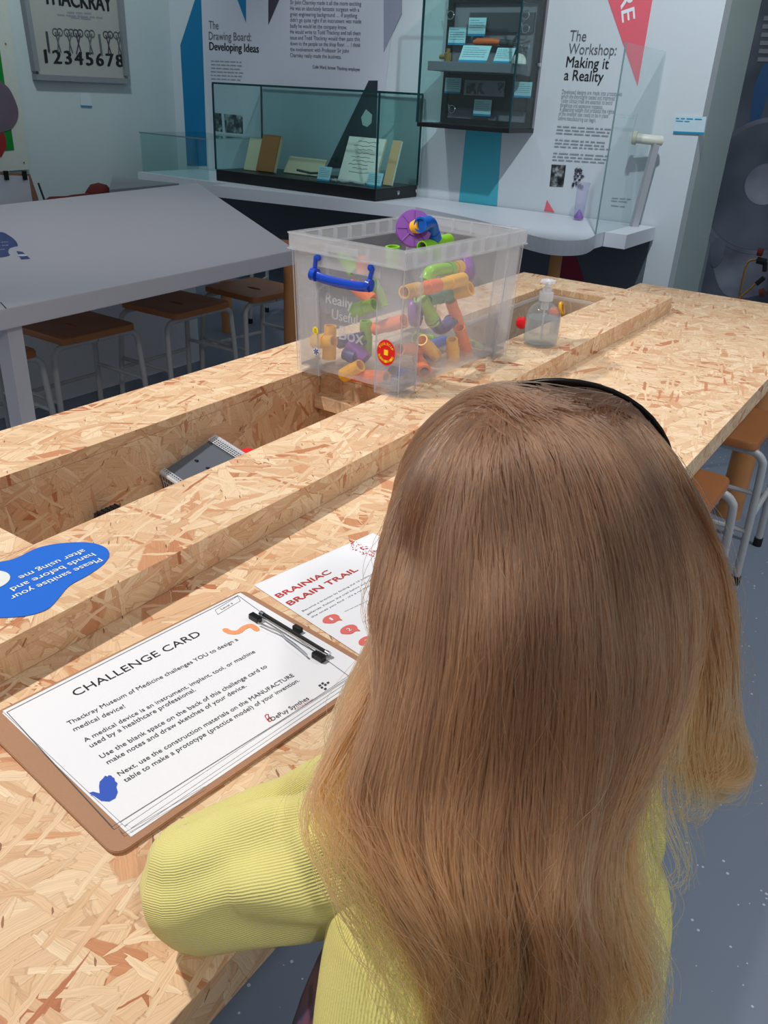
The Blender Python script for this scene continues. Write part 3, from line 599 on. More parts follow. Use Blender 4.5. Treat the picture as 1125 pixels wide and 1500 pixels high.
MB().tube([atx(x, y, XB) for x, y in ((694, 62), (700, 61), (725, 61), (733, 62))], [.012, .02, .018, .014], 10).build('handle', mat('orange_handle', (220, 104, 48), .4), o, smooth=True)
MB().tube([atx(x, y, XB) for x, y in ((733, 62), (745, 63), (752, 64))], .018, 10).build('grip', MT['dark'], o, smooth=True)
for e in ((764, 38), (776, 60), (772, 70)): MB().tube(curve_pts([atx(750, 63, XB), atx((750+e[0])/2, (63+e[1])/2+2, XB), atx(*e, XB)]), .006, 6).build('cable', MT['dark'], o, smooth=True)
q = Vector((XW-.24, atx(656, 84, XW-.24).y, zsh))
o = thing('brass_fitting', q, 'small brass fitting at left end of wall cabinet shelf', 'instrument')
MB().lathe([(.022, .001), (.022, .045), (.012, .05), (.012, .07)], q, seg=16).build('fitting_body', MT['brass'], o, smooth=True); MB().tube([q+Vector((0, .015, .025)), q+Vector((0, .055, .025))], .012, 12).build('spout', MT['brass'], o, smooth=True)
q = Vector((XW-.22, atx(760, 92, XW-.22).y, zsh+.001))
tag(MB().lathe([(.042, 0), (.042, .01), (.036, .032), (.022, .048), (0, .054)], q).build('white_dome', MT['ivory'], smooth=True), 'small cream dome cup on right end of wall cabinet shelf', 'dome')
for i, (px, py) in enumerate(((784, 22), (776, 42), (772, 70), (660, 22), (662, 160))):
    x = XB; c = atx(min(px, 770), py, x)
    ob = MB().tube([c+Vector((0, math.cos(a), math.sin(a)))*.022 for a in np.linspace(0, 6.28, 17)]+[c+Vector((0, .03, .03))], .0035, 6).build('wire_loop', MT['chrome'], smooth=True)
    tag(ob, 'small shiny wire loop pinned on wall cabinet back panel', 'wire loop', 'wire loops in the wall cabinet')

# things standing at the right of the shelf
q = atz(847, 322, ZS+.001)
o = thing('tumbler', q, 'clear acrylic tumbler with violet foot standing on the wall shelf', 'tumbler')
MB().lathe([(.030, 0), (.036, .18), (.041, .21), (.039, .21), (.034, .18), (.028, .008), (0, .008)], q).build('cup', MT['acr'], o, smooth=True)
MB().lathe([(.027, .0), (.027, .012), (.004, .05)], q+Vector((0, 0, .009)), seg=20).build('violet_cone', MT['pur'], o, smooth=True)
a = atz(930, 330, ZS); a = Vector((XW-.12, atx(930, 322, XW-.12).y, ZS)); 
o = thing('tubular_post', a, 'angled grey post carrying horizontal ivory capped tube on shelf end', 'post')
b = atx(962, 206, XW-.12); cpt = atx(930, 202, XW-.145)
MB().tube([a+Vector((0, 0, .001)), a+(b-a)*.05, b], [.028, .026, .024], 4).build('post', mat('grey_post', (168, 170, 176), .5), o)
MB().tube([b+Vector((.02, -.02, .0)), b, b+(cpt-b)*.9], .026, 16).build('arm', MT['ivory'], o, smooth=True)
MB().lathe([(.026, 0), (.036, .002), (.036, .022), (.026, .026), (.012, .02), (0, .02)], b+(cpt-b)*.9, (cpt-b), 20).build('cap', mat('cream_cap', (206, 200, 172), .5), o, smooth=True)

# ---------------------------------------------------------------- far left furniture
ZB = .72
o = thing('side_table', (3.2, 5.2, ZB), 'distant grey topped table behind the white table, under the poster', 'table')
g0, g1, g2 = atz(165, 256, ZB), atz(206, 263, ZB), atz(262, 268.5, ZB)
MB().prism([g0, g1, g2, atz(160, 278, ZB)], (0, 0, -.04)).build('tabletop', mat('grey_laminate', (150, 154, 160), .5), o)
gc = (g0+g2)/2; MB().tube([Vector((gc.x-.06, gc.y, 0)), Vector((gc.x-.06, gc.y, ZB-.041))], .03, 12).build('leg', MT['steel'], o, smooth=True)
# clipboard standing far left, red-brown bag
def up(px, py, y): return aty(px, py, y)
yb = 4.7
o = thing('clipboard', up(25, 295, yb), 'far clipboard with white papers propped up at left beyond white table', 'clipboard')
MB().prism([up(*p, yb) for p in ((-12, 252), (44, 255), (56, 290), (62, 330), (-8, 330))], (0, .006, 0)).build('board', MT['hard'], o)
MB().prism([up(*p, yb-.004) for p in ((-6, 256), (42, 258), (53, 330), (-2, 330))], (0, .003, 0)).build('paper', MT['paper'], o)
for x in (9, 36): MB().box(up(x, 257, yb-.012), (.02, .02, .05)).build('clip', MT['rubber'], o)
MB().tube([up(56, 268, yb-.01), up(65, 293, yb-.03)], .006, 6).build('pen', MT['dgrey'], o)
MB().b2((up(-20, 330, yb).x, yb-.05, 0), (up(60, 330, yb).x, yb+.1, up(20, 328, yb).z)).build('stand', MT['dark'], o)
yb = 4.55
q = up(112, 289, yb)
o = thing('cushion', q, 'red-brown flat cushion with rounded lump behind the white table', 'cushion')
MB().tube(curve_pts([up(50, 300, yb), up(75, 297, yb), up(110, 295, yb), up(150, 290, yb)], 4), [.02]*4+[.035]*4+[.04]*4+[.03], 10).build('pad', MT['redbrown'], o, smooth='all')
MB().lathe([(0, -.075), (.05, -.06), (.085, -.01), (.085, .02), (.05, .065), (0, .078)], up(146, 287, yb), seg=24).build('lump', MT['redbrown'], o, smooth='all')
MB().b2((up(88, 300, yb).x, yb-.16, 0), (up(160, 300, yb).x, yb+.16, up(100, 305, yb).z)).build('bench', MT['dark'], o)
# white table
ZT = .74
wa, wb_, wc, wd_ = atz(434, 366, ZT), atz(289, 268, ZT), atz(0, 300, ZT), atz(0, 454, ZT)
dl = (wd_-wa).normalized(); dl2 = (wc-wb_).normalized()
TP = [wa, wb_, wc+dl2*.5, wd_+dl*.12]
WT = thing('white_table', Vector((2.2, 2.6, 0)), 'large white trapezoid table with square leg at left', 'table')
MB().prism(TP, (0, 0, -.055), .002).build('tabletop', MT['lam'], WT)
lg = aty(29, 459, wd_.y+.03); lg2 = aty(6, 459, wd_.y+.03)
MB().b2((lg2.x, wd_.y+.03, 0), (lg.x, wd_.y+.09, ZT-.0555)).build('leg', MT['lam'], WT)
for px, py, zz in ((426, 440, .45), (330, 400, .34)):
    q = atz(px, py, zz); MB().tube([(q.x, q.y, 0), (q.x, q.y, ZT-.0555)], .032, 18).build('leg', MT['leg'], WT, smooth=True)
MB().tube([(wb_.x-.3, wb_.y-.15, 0), (wb_.x-.3, wb_.y-.15, ZT-.0555)], .032, 18).build('leg', MT['leg'], WT, smooth=True)
# the seam line of the top and the sticker
tag(MB().prism([Vector((p.x, p.y, ZT+.0004)) for p in (atz(0, 443, ZT), atz(1.4, 443, ZT), atz(10, 452, ZT), atz(8, 452, ZT))], (0, 0, .0004)).build('black_tape', MT['ink']), 'short black line at front left corner of white table', 'tape')
o = thing('table_sticker', atz(15, 362, ZT), 'deep blue hand sanitiser sticker with bottle symbol on white table', 'sticker')
ring = smooth_closed([atz(*p, ZT+.0006) for p in ((-30, 345), (0, 340), (13, 345), (23, 353), (26, 360), (22, 361), (14, 364), (12, 370), (14, 374), (0, 377), (-30, 378))])
MB().prism(ring, (0, 0, .0006)).build('vinyl', MT['deepblue'], o)
mb = MB()
for i, (t, a, b) in enumerate((('using me', 8, 365.5), ('before and', 12.5, 359.6), ('sanitise your', 13.2, 354.6))):
    put_text(mb, t, atz(-16, b+1.5, ZT+.0014), atz(a, b, ZT+.0014), (-.3, 1, 0), height=.02, lift=.0)
mb.build('lettering', MT['white'], o)
MB().prism([atz(*p, ZT+.0006) for p in ((24, 368), (33, 369), (44, 379), (31, 380))], (0, 0, .0006)).build('bottle_symbol', MT['deepblue'], o)
MB().lathe([(.018, 0), (.018, .0006)], atz(33, 374, ZT+.0014), seg=20).build('bottle_symbol', MT['white'], o)
# gloss panel behind the stools
py_ = 3.12
pa, pb = aty(20, 470, py_), aty(290, 480, py_)
tag(MB().b2((pa.x-.3, py_, 0), (pb.x, py_+.04, .62)).build('gloss_panel', MT['gloss']), 'glossy white panel standing under white table behind the stools', 'panel')

# ---------------------------------------------------------------- stools
def make_stool():
    root = thing('stool', (0, 0, 0), 'x', 'stool', None)
    h = .46; sw, sd = .34, .335
    mb = MB(); n = 40
    def sq(r, k): 
        a = 2*math.pi*k/n; c, s = math.cos(a), math.sin(a); e = .16
        return Vector((math.copysign(abs(c)**e, c)*sw/2*r, math.copysign(abs(s)**e, s)*sd/2*r, 0))
    prof = [(1, h-.024), (1, h-.006), (.985, h-.001), (.95, h), (.60, h-.006)]
    rings = [[mb.bm.verts.new(sq(r, k)+Vector((0, 0, z))) for k in range(n)] for r, z in prof]
    hole = lambda k, z: mb.bm.verts.new(Vector((math.cos(2*math.pi*k/n)*.045, math.sin(2*math.pi*k/n)*.014, z)))
    rings += [[hole(k, h-.007) for k in range(n)], [hole(k, h-.024) for k in range(n)]]
    for a, b in zip(rings, rings[1:]+rings[:1]):
        for k in range(n): mb.bm.faces.new((a[k], a[(k+1) % n], b[(k+1) % n], b[k]))
    mb.build('seat', MT['seat'], root, smooth=True, recalc=True)
    # two inverted U frames in planes x = +-.15, each half a leg
    for sx in (-1, 1):
        for sy in (-1, 1):
            x = sx*.135
            P = [(x, sy*.002, h-.036), (x, sy*.13, h-.036), (x, sy*.165, h-.040), (x*1.01, sy*.185, h-.056), (x*1.02, sy*.192, h-.085), (x*1.10, sy*.200, h*.45), (x*1.16, sy*.207, .012)]
            lg = MB().tube(curve_pts(P, 4), .0115, 10).build('leg', MT['steel'], root, smooth=True)
            MB().tube([(x*1.16, sy*.207, 0), (x*1.158, sy*.2065, .03)], .014, 10).build('rubber_foot', MT['rubber'], lg, smooth=True)
    for sy in (-1, 1): MB().tube([(-.147, sy*.199, .225), (.147, sy*.199, .225)], .0085, 8).build('stretcher', MT['steel'], root, smooth=True)
    for sx in (-1, 1): MB().tube([(sx*.152, -.202, .18), (sx*.152, .202, .18)], .0085, 8).build('stretcher', MT['steel'], root, smooth=True)
    return root
proto = make_stool(); used = [False]
def stool(x, y, rz, label):
    r = proto if not used[0] else copy_tree(proto); used[0] = True
    r.location = (x, y, 0); r.rotation_euler = (0, 0, rz); r['label'] = label; r['group'] = 'wooden topped stools'
    return r
zs = .46
cA = atz(106, 473, zs); cB = atz(258, 441, zs); cC = atz(372, 420, zs)
stool(cA.x, cA.y, math.pi/2, 'brown topped tube stool under white table, nearest its square white leg')
stool(cB.x, cB.y, math.pi/2+.03, 'middle brown topped tube stool under the white table front edge')
stool(cC.x, cC.y, math.pi/2-.05, 'third brown topped stool under white table, left of the orange leg')
q = atz(425, 328, zs+.12); stool(q.x, q.y, .4, 'dark seat stool just beyond the right slanted side of white table')
q = atz(-52, 512, zs); stool(q.x, q.y, math.pi/2, 'stool at left edge whose grey legs show beside white table leg')
stool(1.96, .475, 0, 'tan seated stool tucked under the work table, nearer the child')
stool(2.59, .475, 0, 'tan seated stool tucked under the work table, nearer its far end')

# ---------------------------------------------------------------- the OSB work table
ZW, ZR = .743, .790
TB = thing('work_table', (1.2, .7, 0), 'oriented strand board work table with raised open trough along its middle', 'table')
MB().b2((-1.0, .281, ZW-.046), (2.99, .90, ZW), .0012).build('worktop', OSB, TB, uv=True)
XA, XO, XE, X2, XO2, XEND = -1.0, .491, 1.305, 1.66, 2.427, 2.60
YF, YI, YJ, YBK = .676, .823, 1.023, 1.178
def rail(lo, hi, n='trough_rail'): return MB().b2(lo, hi, .001).build(n, OSB, TB, uv=True)
rail((XA, YF, ZR-.018), (XEND, YI, ZR)); rail((XA, YJ, ZR-.018), (XEND, YBK, ZR))
rail((XA, YI+.0004, ZR-.018), (XO, YJ-.0004, ZR)); rail((XE, YI+.0004, ZR-.018), (X2, YJ-.0004, ZR)); rail((XO2, YI+.0004, ZR-.018), (XEND, YJ-.0004, ZR))
rail((XA, YF+.001, ZW+.0004), (XEND-.001, YF+.018, ZR-.0184), 'trough_front'); rail((XA, YBK-.018, .56), (XEND, YBK-.0004, ZR-.0184), 'trough_back')
ZFL = ZR-.21
for a, b in ((XO, XE), (X2, XO2)):
    rail((a-.0, YJ-.0002, ZFL), (b, YJ+.016, ZR-.0184), 'trough_side'); rail((a, YI-.016, ZFL), (b, YI+.0002, ZW-.047), 'trough_side')
    rail((a-.018, YI, ZFL), (a-.0002, YJ, ZR-.0184), 'trough_end'); rail((b+.0002, YI, ZFL), (b+.018, YJ, ZR-.0184), 'trough_end')
    rail((a-.018, YI-.016, ZFL-.018), (b+.018, YJ+.016, ZFL-.0004), 'trough_floor')
rail((XE-.022, YI+.002, ZR-.085), (XE-.0004, YJ-.002, ZR-.058), 'cross_batten')
rail((XE-.03, YI+.06, ZFL+.0), (XE-.0225, YI+.14, ZR-.10), 'support_block')
rail((XEND-.018, .9004, .56), (XEND-.001, YBK-.0184, ZR-.0186), 'trough_end')
for x, y in ((2.92, .405), (-.9, .36), (2.5, 1.10), (-.9, 1.10)): MB().tube([(x, y, 0), (x, y, (ZW-.0464) if y < .9 else .5598)], .042, 24).build('leg', MT['leg'], TB, smooth=True)

# small things in the trough
q = atz(300, 690, .70)
o = thing('storage_bin', Vector((q.x, .96, ZFL)), 'grey plastic bin with perforated ends leaning inside the trough', 'bin')
a0 = aty(236, 692, 1.012); a1 = aty(316, 640, 1.012); a2 = aty(354, 664, .945)
b0 = a0+(a2-a1)*.9
u = (a1-a0); v = (a2-a1)
nn = u.cross(v).normalized(); nn = -nn if nn.z > 0 else nn; nn.y = min(nn.y, 0); nn.normalize()
MB().prism([a0, a1, a1+v*1.25, b0+v*.3], nn*.012).build('side_panel', MT['gbin'], o)
def grid_panel(p, e1, e2, nu, nv, m, name):
    mb = MB(); 
    for i in range(nu+1): mb.tube([p+e1*(i/nu), p+e1*(i/nu)+e2], .0011, 4)
    for j in range(nv+1): mb.tube([p+e2*(j/nv), p+e2*(j/nv)+e1], .0011, 4)
    return mb.build(name, m, o)
grid_panel(a1+nn*.002, v*1.25, nn*.10, 12, 7, MT['gbin2'], 'perforated_end'); grid_panel(a0+nn*.002, v*1.2, nn*.09, 12, 6, MT['gbin2'], 'perforated_end')
grid_panel(a1-nn*.003, v*1.2, -u*.13, 14, 4, MT['gbin2'], 'perforated_strip'); grid_panel(a0-nn*.003, v*.9, u*.07, 12, 2, MT['gbin2'], 'perforated_strip')
MB().tube([a1, a1+v*1.25], .004, 8).build('rim', MT['gbin2'], o); MB().tube([a0, b0+v*.3], .004, 8).build('rim', MT['gbin2'], o)
MB().prism([a0+nn*.012, a1+nn*.012, a1+nn*.1, a0+nn*.09], v*.04).build('side_panel', MT['gbin'], o)
for f_, g_ in ((.47, .35), (.47, .78)):
    pcen = a0+u*f_+v*g_; MB().box(pcen-nn*.0004, (.004, .006, .004)).build('slot', MT['ink'], o)
q = aty(363, 660, .95)
tag(MB().tube([(q.x, .95, ZFL+.001), (q.x, .95, q.z)], [.012, .012], 14).build('red_peg', MT['redp'], smooth=True), 'small red plastic peg beside the grey bin in the trough', 'peg')
q = aty(156, 747, 1.0)
mb = MB()
for i in range(9): mb.box(q+Vector((i*.0042-.016, -.004, -.002-(i % 2)*.001)), (.0028, .012, .012))
mb.b2((q.x-.02, .998, ZFL+.001), (q.x+.022, 1.006, q.z)); tag(mb.build('ribbed_clip', MT['dgrey']), 'dark grey ribbed plastic piece standing at left in the trough', 'clip')
# clear tub inside the far opening
tx0, tx1, ty0, ty1, tz0, tz1 = X2+.01, XO2-.02, YI+.008, YJ-.01, ZFL+.001, ZR-.02
o = thing('clear_tub', ((tx0+tx1)/2, (ty0+ty1)/2, tz0), 'clear plastic tub sunk into the far trough opening behind the pump bottle', 'tub')
mb = MB(); t = .002
mb.b2((tx0+.01, ty0+.01, tz0), (tx1-.01, ty1-.01, tz0+t)); mb.b2((tx0, ty0, tz0), (tx0+t, ty1, tz1)); mb.b2((tx1-t, ty0, tz0), (tx1, ty1, tz1)); mb.b2((tx0, ty0, tz0), (tx1, ty0+t, tz1)); mb.b2((tx0, ty1-t, tz0), (tx1, ty1, tz1))
mb.build('tub_body', MT['tub'], o)
mb = MB()
for a, b in (((tx0, ty0), (tx1, ty0)), ((tx1, ty0), (tx1, ty1)), ((tx1, ty1), (tx0, ty1)), ((tx0, ty1), (tx0, ty0))): mb.tube([(a[0], a[1], tz1), (b[0], b[1], tz1)], .0055, 10)
mb.build('rim', MT['boxd'], o, smooth=True)
def place_tub(px, py, y, m, kind, label):
    q = aty(px, py, y)
    if kind == 'ring': ob = MB().tube([q+Vector((math.cos(a)*.8, .3*math.sin(a), math.sin(a)))*.016 for a in np.linspace(0, 6.28, 19)], .006, 8).build('toy_ring', m, smooth=True)
    else: ob = MB().lathe([(.001, -.017), (.012, -.014), (.017, 0), (.012, .014), (.001, .017)], q, (1, .3, 0), 16).build('toy_ball', m, smooth=True)
    tag(ob, label, 'toy piece')
place_tub(823, 452, .95, MT['yel'], 'ring', 'yellow toy ring showing in clear tub right of pump bottle')
place_tub(812, 458, .93, MT['org'], 'knob', 'orange toy ball low in clear tub behind the pump bottle')
place_tub(764, 473, .93, MT['redp'], 'knob', 'red toy ball in clear tub between big box and bottle')

# ---------------------------------------------------------------- pump bottle of hand gel
q = (atz(771, 507, ZR)+atz(817, 508, ZR))/2; q.z = ZR+.0006; q = q+Vector((.012, .012, 0))
BR = .040
o = thing('pump_bottle', q, 'clear hand gel pump bottle standing on the trough rail', 'bottle')
BS = .87
bl = lambda pr: [(r, h*BS) for r, h in pr]
MB().lathe(bl([(BR*.9, 0), (BR, .004), (BR, .075), (BR*.93, .092), (BR*.72, .107), (BR*.42, .116), (.014, .118), (.014, .126), (.0125, .126), (.0125, .118), (BR*.66, .104), (BR*.88, .09), (BR*.95, .074), (BR*.95, .006), (0, .006)]), q, seg=32).build('bottle_body', MT['bottle'], o, smooth=True)
MB().lathe(bl([(BR*.93, .008), (BR*.93, .072), (BR*.90, .074), (0, .074)]), q, seg=32).build('gel', MT['gel'], o, smooth=True)
pm = MB(); pm.lathe(bl([(.0165, .119), (.0165, .140), (.011, .141), (.011, .150), (.006, .151), (.006, .163), (.018, .165), (.017, .172), (.008, .174), (0, .174)]), q, seg=24)
d = Vector((-.75, -.45, 0)).normalized(); pm.tube([q+Vector((0, 0, .168*BS)), q+d*.022+Vector((0, 0, .168*BS)), q+d*.03+Vector((0, 0, .163*BS))], [.006, .005, .004], 10)
pm.build('pump_head', MT['pump'], o, smooth=True)
MB().tube([q+Vector((0, 0, .118*BS)), q+Vector((0, 0, .095*BS))], .009, 14).build('pump_cylinder', MT['pump'], o, smooth=True); MB().tube([q+Vector((0, 0, .095*BS)), q+Vector((.004, 0, .01))], .0025, 8).build('dip_tube', MT['pump'], o, smooth=True)
mb = MB(); L = []
for k in range(13):
    a = -1.05+k*.085; L.append(Vector((math.cos(a-.05), math.sin(a-.05), 0))*(BR+.0006))
for a, b in zip(L, L[1:]): mb.poly([q+a+Vector((0, 0, .018)), q+b+Vector((0, 0, .018)), q+b+Vector((0, 0, .066)), q+a+Vector((0, 0, .066))])
mb.build('label', MT['lab'], o, smooth=True)
mb = MB()
for i in range(11):
    for a, b in zip(L[1:9], L[2:10]):
        if random.random() < .85: mb.poly([q+a*1.01+Vector((0, 0, .024+i*.0036)), q+b*1.01+Vector((0, 0, .024+i*.0036)), q+b*1.01+Vector((0, 0, .0250+i*.0036)), q+a*1.01+Vector((0, 0, .0250+i*.0036))])
mb.build('label_lettering', MT['grey'], o)

# ---------------------------------------------------------------- big clear storage box
cx, cy, th, wb0, lb0, wt0, lt0, hB = 1.451, .902, -.036, .240, .408, .252, .432, .268
ux = Vector((math.cos(th), math.sin(th), 0)); uy = Vector((-ux.y, ux.x, 0)); B0 = Vector((cx, cy, ZR+.0006))
def bx(a, b, z): k = z/hB; return B0+ux*(a*(lb0+(lt0-lb0)*k)/2)+uy*(b*(wb0+(wt0-wb0)*k)/2)+Z*z   # a, b in -1..1
o = BOX = thing('storage_box', B0, 'large clear frosted plastic storage box with blue handle, full of toy pipes', 'storage box')
mb = MB()
def slab(c1, c2, z0, z1, off, t, inset=0.0):
    """wall between two corner directions c1, c2 (a,b pairs), offset outwards"""
    n = ((Vector(bx(*c1, 0))+Vector(bx(*c2, 0)))/2-B0); n.z = 0; n.normalize()
    P = [bx(*c1, z0)+n*off, bx(*c2, z0)+n*off, bx(*c2, z1)+n*off, bx(*c1, z1)+n*off]
    mb.prism(P, n*t)
cs = [(-1, -1), (1, -1), (1, 1), (-1, 1)]
for i in range(4): slab(cs[i], cs[(i+1) % 4], .012, hB-.002, -.002, .002)
mb.prism([bx(a, b, .012) for a, b in cs], (0, 0, .0025))
mb.build('tub_wall', MT['box'], o)
# corner columns with feet
for a, b in cs:
    mb = MB(); za, zb2 = 0.0, hB-.03
    for (a2, b2, n) in ((a*(1-.25), b, uy*b), (a, b*(1-.42), ux*a)):
        P = [bx(a, b, za)+n*.004, bx(a2, b2, za)+n*.004, bx(a2, b2, zb2)+n*.004, bx(a, b, zb2)+n*.004]
        mb.prism(P, n*.0016)
        mb.prism([bx(a2, b2, za)+n*.0002, bx(a2, b2, zb2)+n*.0002, bx(a2, b2, zb2)+n*.004, bx(a2, b2, za)+n*.004], (ux*(-a) if n == uy*b else uy*(-b))*.0014)
    P = [bx(a, b, 0), bx(a*.75, b, 0), bx(a*.75, b*.58, 0), bx(a, b*.58, 0)]
    mb.prism(P, (0, 0, .002)); mb.prism([p+Z*.016 for p in P], (0, 0, .0012))
    mb.build('corner_column', MT['box'], o)
    mb = MB()
    for (a2, b2) in ((a, b), (a*.75, b), (a, b*.58)):
        n = Vector((0, 0, 0))+(uy*b if abs(b2) == 1 else Vector((0, 0, 0)))+(ux*a if abs(a2) == 1 else Vector((0, 0, 0)))
        mb.tube([bx(a2, b2, .001)+n*.0048, bx(a2, b2, zb2)+n*.0048], .0013, 6)
    mb.build('column_edges', MT['boxd'], o)
# rim
mb = MB(); zr = hB-.026
for i in range(4):
    c1, c2 = cs[i], cs[(i+1) % 4]
    n = ((bx(*c1, 0)+bx(*c2, 0))/2-B0); n.z = 0; n.normalize(); tdir = (bx(*c2, 0)-bx(*c1, 0)).normalized()
    mb.prism([bx(*c1, zr)+n*.008-tdir*.008, bx(*c2, zr)+n*.008+tdir*.008, bx(*c2, hB)+n*.008+tdir*.008, bx(*c1, hB)+n*.008-tdir*.008], n*.0018)
    mb.prism([bx(*c1, hB)-n*.002, bx(*c2, hB)-n*.002, bx(*c2, hB)+n*.011+tdir*.010, bx(*c1, hB)+n*.011-tdir*.010], (0, 0, .0025))
    mb.prism([bx(*c1, zr)-n*.0, bx(*c2, zr)-n*.0, bx(*c2, zr)+n*.012+tdir*.011, bx(*c1, zr)+n*.012-tdir*.011], (0, 0, -.0025))
    nr = 9 if i % 2 == 0 else 5
    for k in range(nr):
        s = (k+.6)/(nr+.2); p = bx(*c1, zr)*(1-s)+bx(*c2, zr)*s; mb.box(p+n*.004+Z*.013, (.002, .010, .024) if i % 2 == 0 else (.010, .002, .024), rz=th)
mb.build('rim', MT['boxd'], o)
nx = -ux     # handle end faces -x
mb = MB(); mb.prism([bx(-1, .62, hB-.052)+nx*.0035, bx(-1, -.62, hB-.052)+nx*.0035, bx(-1, -.62, hB-.028)+nx*.0035, bx(-1, .62, hB-.028)+nx*.0035], nx*.002); mb.prism([bx(-1, .34, hB-.020)+nx*.0105, bx(-1, -.26, hB-.020)+nx*.0105, bx(-1, -.26, hB-.008)+nx*.0105, bx(-1, .34, hB-.008)+nx*.0105], nx*.002); mb.build('label_holder', MT['boxd'], o)
# embossed words
mb = MB(); put_text(mb, 'Really', bx(-1, .42, .150)+nx*.001, bx(-1, -.1, .150)+nx*.001, Z, bold=.03, height=.02); put_text(mb, 'Useful', bx(-1, .30, .122)+nx*.001, bx(-1, -.2, .122)+nx*.001, Z, bold=.03, height=.02); put_text(mb, 'Box', bx(-1, .16, .086)+nx*.001, bx(-1, -.32, .086)+nx*.001, Z, bold=.03, height=.028); mb.build('embossed_lettering', MT['boxd'], o)
# blue handle (points read off on the end face)
def onend(px, py, off): 
    d = Vector(ray(px, py)); n = -ux; p0 = bx(-1, 0, hB*.6)+n*off-Vector((0, 0, HC)); d = d*((p0.dot(n))/(d.dot(n))); return d+Vector((0, 0, HC))
hd = MB()
hd.tube(curve_pts([onend(*p, .012) for p in ((455, 399), (470, 407), (500, 415), (530, 420), (544, 420))], 4), [(.006, .009)]*17, 10)
hd.tube([onend(457, 401, .012), onend(464, 403, .012)], .012, 12); hd.tube([onend(538, 417, .012), onend(543, 419, .012)], .012, 12)
hd.build('handle', MT['handle'], o, smooth=True)
for P in (((461, 397), (462, 385), (463, 375)), ((541, 413), (544, 400), (546, 392))): MB().tube([onend(*p, .009) for p in P], .0042, 10).build('handle_arm', MT['handle'], o, smooth=True)
for p in ((468, 377), (545, 392)): MB().lathe([(.006, -.004), (.006, .006), (.003, .008)], onend(*p, .006), -ux, 14).build('handle_pin', MT['handle'], o, smooth=True)
# stickers
def sticker(px, py, rw, rh, m): 
    c = onend(px, py, .0064); n = 28
    return MB().prism([c+uy*rw*math.cos(2*math.pi*k/n)+Z*rh*math.sin(2*math.pi*k/n) for k in range(n)], nx*.0004).build('sticker', m, o)
st = sticker(565.5, 516.5, .0205, .024, MT['label'])
c = onend(565.5, 516.5, .0072); mb = MB()
def arc_text(mb, word, a0, a1, r, inward=False):
    for i, chh in enumerate(word):
        if chh == ' ': continue
        a = a0+(a1-a0)*(i+.5)/len(word); rad = -uy*math.sin(a)+Z*math.cos(a); tan = -uy*math.cos(a)-Z*math.sin(a)
        if inward: tan = -tan; upv = -rad
        else: upv = rad
        p = c+rad*r*1.0; wdt = .0034; put_text(mb, chh, p-tan*wdt/2, p+tan*wdt/2, upv, bold=.03, height=.0048, lift=.0002)
arc_text(mb, 'FOOLSCAP', -1.15, 1.15, .0142); arc_text(mb, 'SUSPENSION FILE', 1.9+2.45, 1.9-.02, .0188, True)
mb.box(c, (.0006, .009, .010), rz=th); mb.build('sticker_lettering', MT['labely'], st)
s2 = sticker(462, 484, .0065, .0075, MT['labely']); c = onend(462, 484, .0072); put_text(put_text(MB(), 'UK', c+uy*.003, c-uy*.003, Z, height=.004), '10', c+uy*.003-Z*.005, c-uy*.003-Z*.005, Z, height=.004).build('sticker_lettering', MT['ink'], s2)
s3 = sticker(463, 515, .0075, .0075, MT['white']); c = onend(463, 515, .0072); mb = MB()
for k in range(6): mb.prism([c, c+(uy*math.cos(k*1.05)+Z*math.sin(k*1.05))*.0066, c+(uy*math.cos(k*1.05+.5)+Z*math.sin(k*1.05+.5))*.0066], nx*.0004)
mb.build('sticker_emblem', MT['deepblue'], s3)

# ---- toy pipes in the box
PIN = {}
def inbox(px, py, y): return aty(px, py, y)
def tube_toy(colour, a, b, label, y=None, x=None, r=.0125, name='toy_pipe'):
    ya, yb2 = (y if isinstance(y, tuple) else (y, y))
    A_ = aty(*a, ya) if y else atx(*a, x); B_ = aty(*b, yb2) if y else atx(*b, x)
    d = (B_-A_).normalized(); mid = A_+(B_-A_)*.42
    root = thing(name, (A_+B_)/2, label, 'toy pipe', 'plastic construction pipes')
    MB().pipe(A_, mid, r, r*.8).build('pipe', MT[colour], root, smooth=True); MB().pipe(mid, B_, r*1.13, r*.8).build('socket', MT[colour], root, smooth=True)
    return root
def elbow_toy(colour, pts, label, y, r=.0135):
    P = [aty(*p, y) for p in pts]; root = thing('toy_elbow', P[1], label, 'toy pipe', 'plastic construction pipes')
    MB().tube(curve_pts(P, 6), r, 18).build('bend', MT[colour], root, smooth=True)
    for a, b in ((P[0], P[1]), (P[-1], P[-2])):
        d = (b-a).normalized(); MB().pipe(a-d*.004, a+d*.012, r*1.12, r*.85).build('socket', MT[colour], root, smooth=True)
    return root
def wheel_toy(px, py, y, axis, label, r=.037):
    c = aty(px, py, y); root = thing('construction_disc', c, label, 'toy wheel', None); ax = Vector(axis).normalized()
    MB().lathe([(.012, -.009), (r*.96, -.009), (r, -.007), (r, .007), (r*.96, .009), (.012, .009)], c, ax, 36).build('disc', MT['pur'], root, smooth=True)
    x = ax.orthogonal().normalized(); yv2 = ax.cross(x); mb = MB()
    for k in range(8):
        a = k*math.pi/4; dr = x*math.cos(a)+yv2*math.sin(a); mb.tube([c+ax*.0095+dr*.014, c+ax*.0095+dr*r*.92], .0012, 4)
    mb.build('ridges', MT['pur'], root); MB().pipe(c-ax*.012, c+ax*.014, .0145, .010).build('hub', MT['pur'], root, smooth=True)
    return root
Y1, Y2, Y3 = .83, .88, .94
wheel_toy(606, 335, .93, (-.75, -.60, .25), 'purple toy wheel sticking up above the storage box rim')
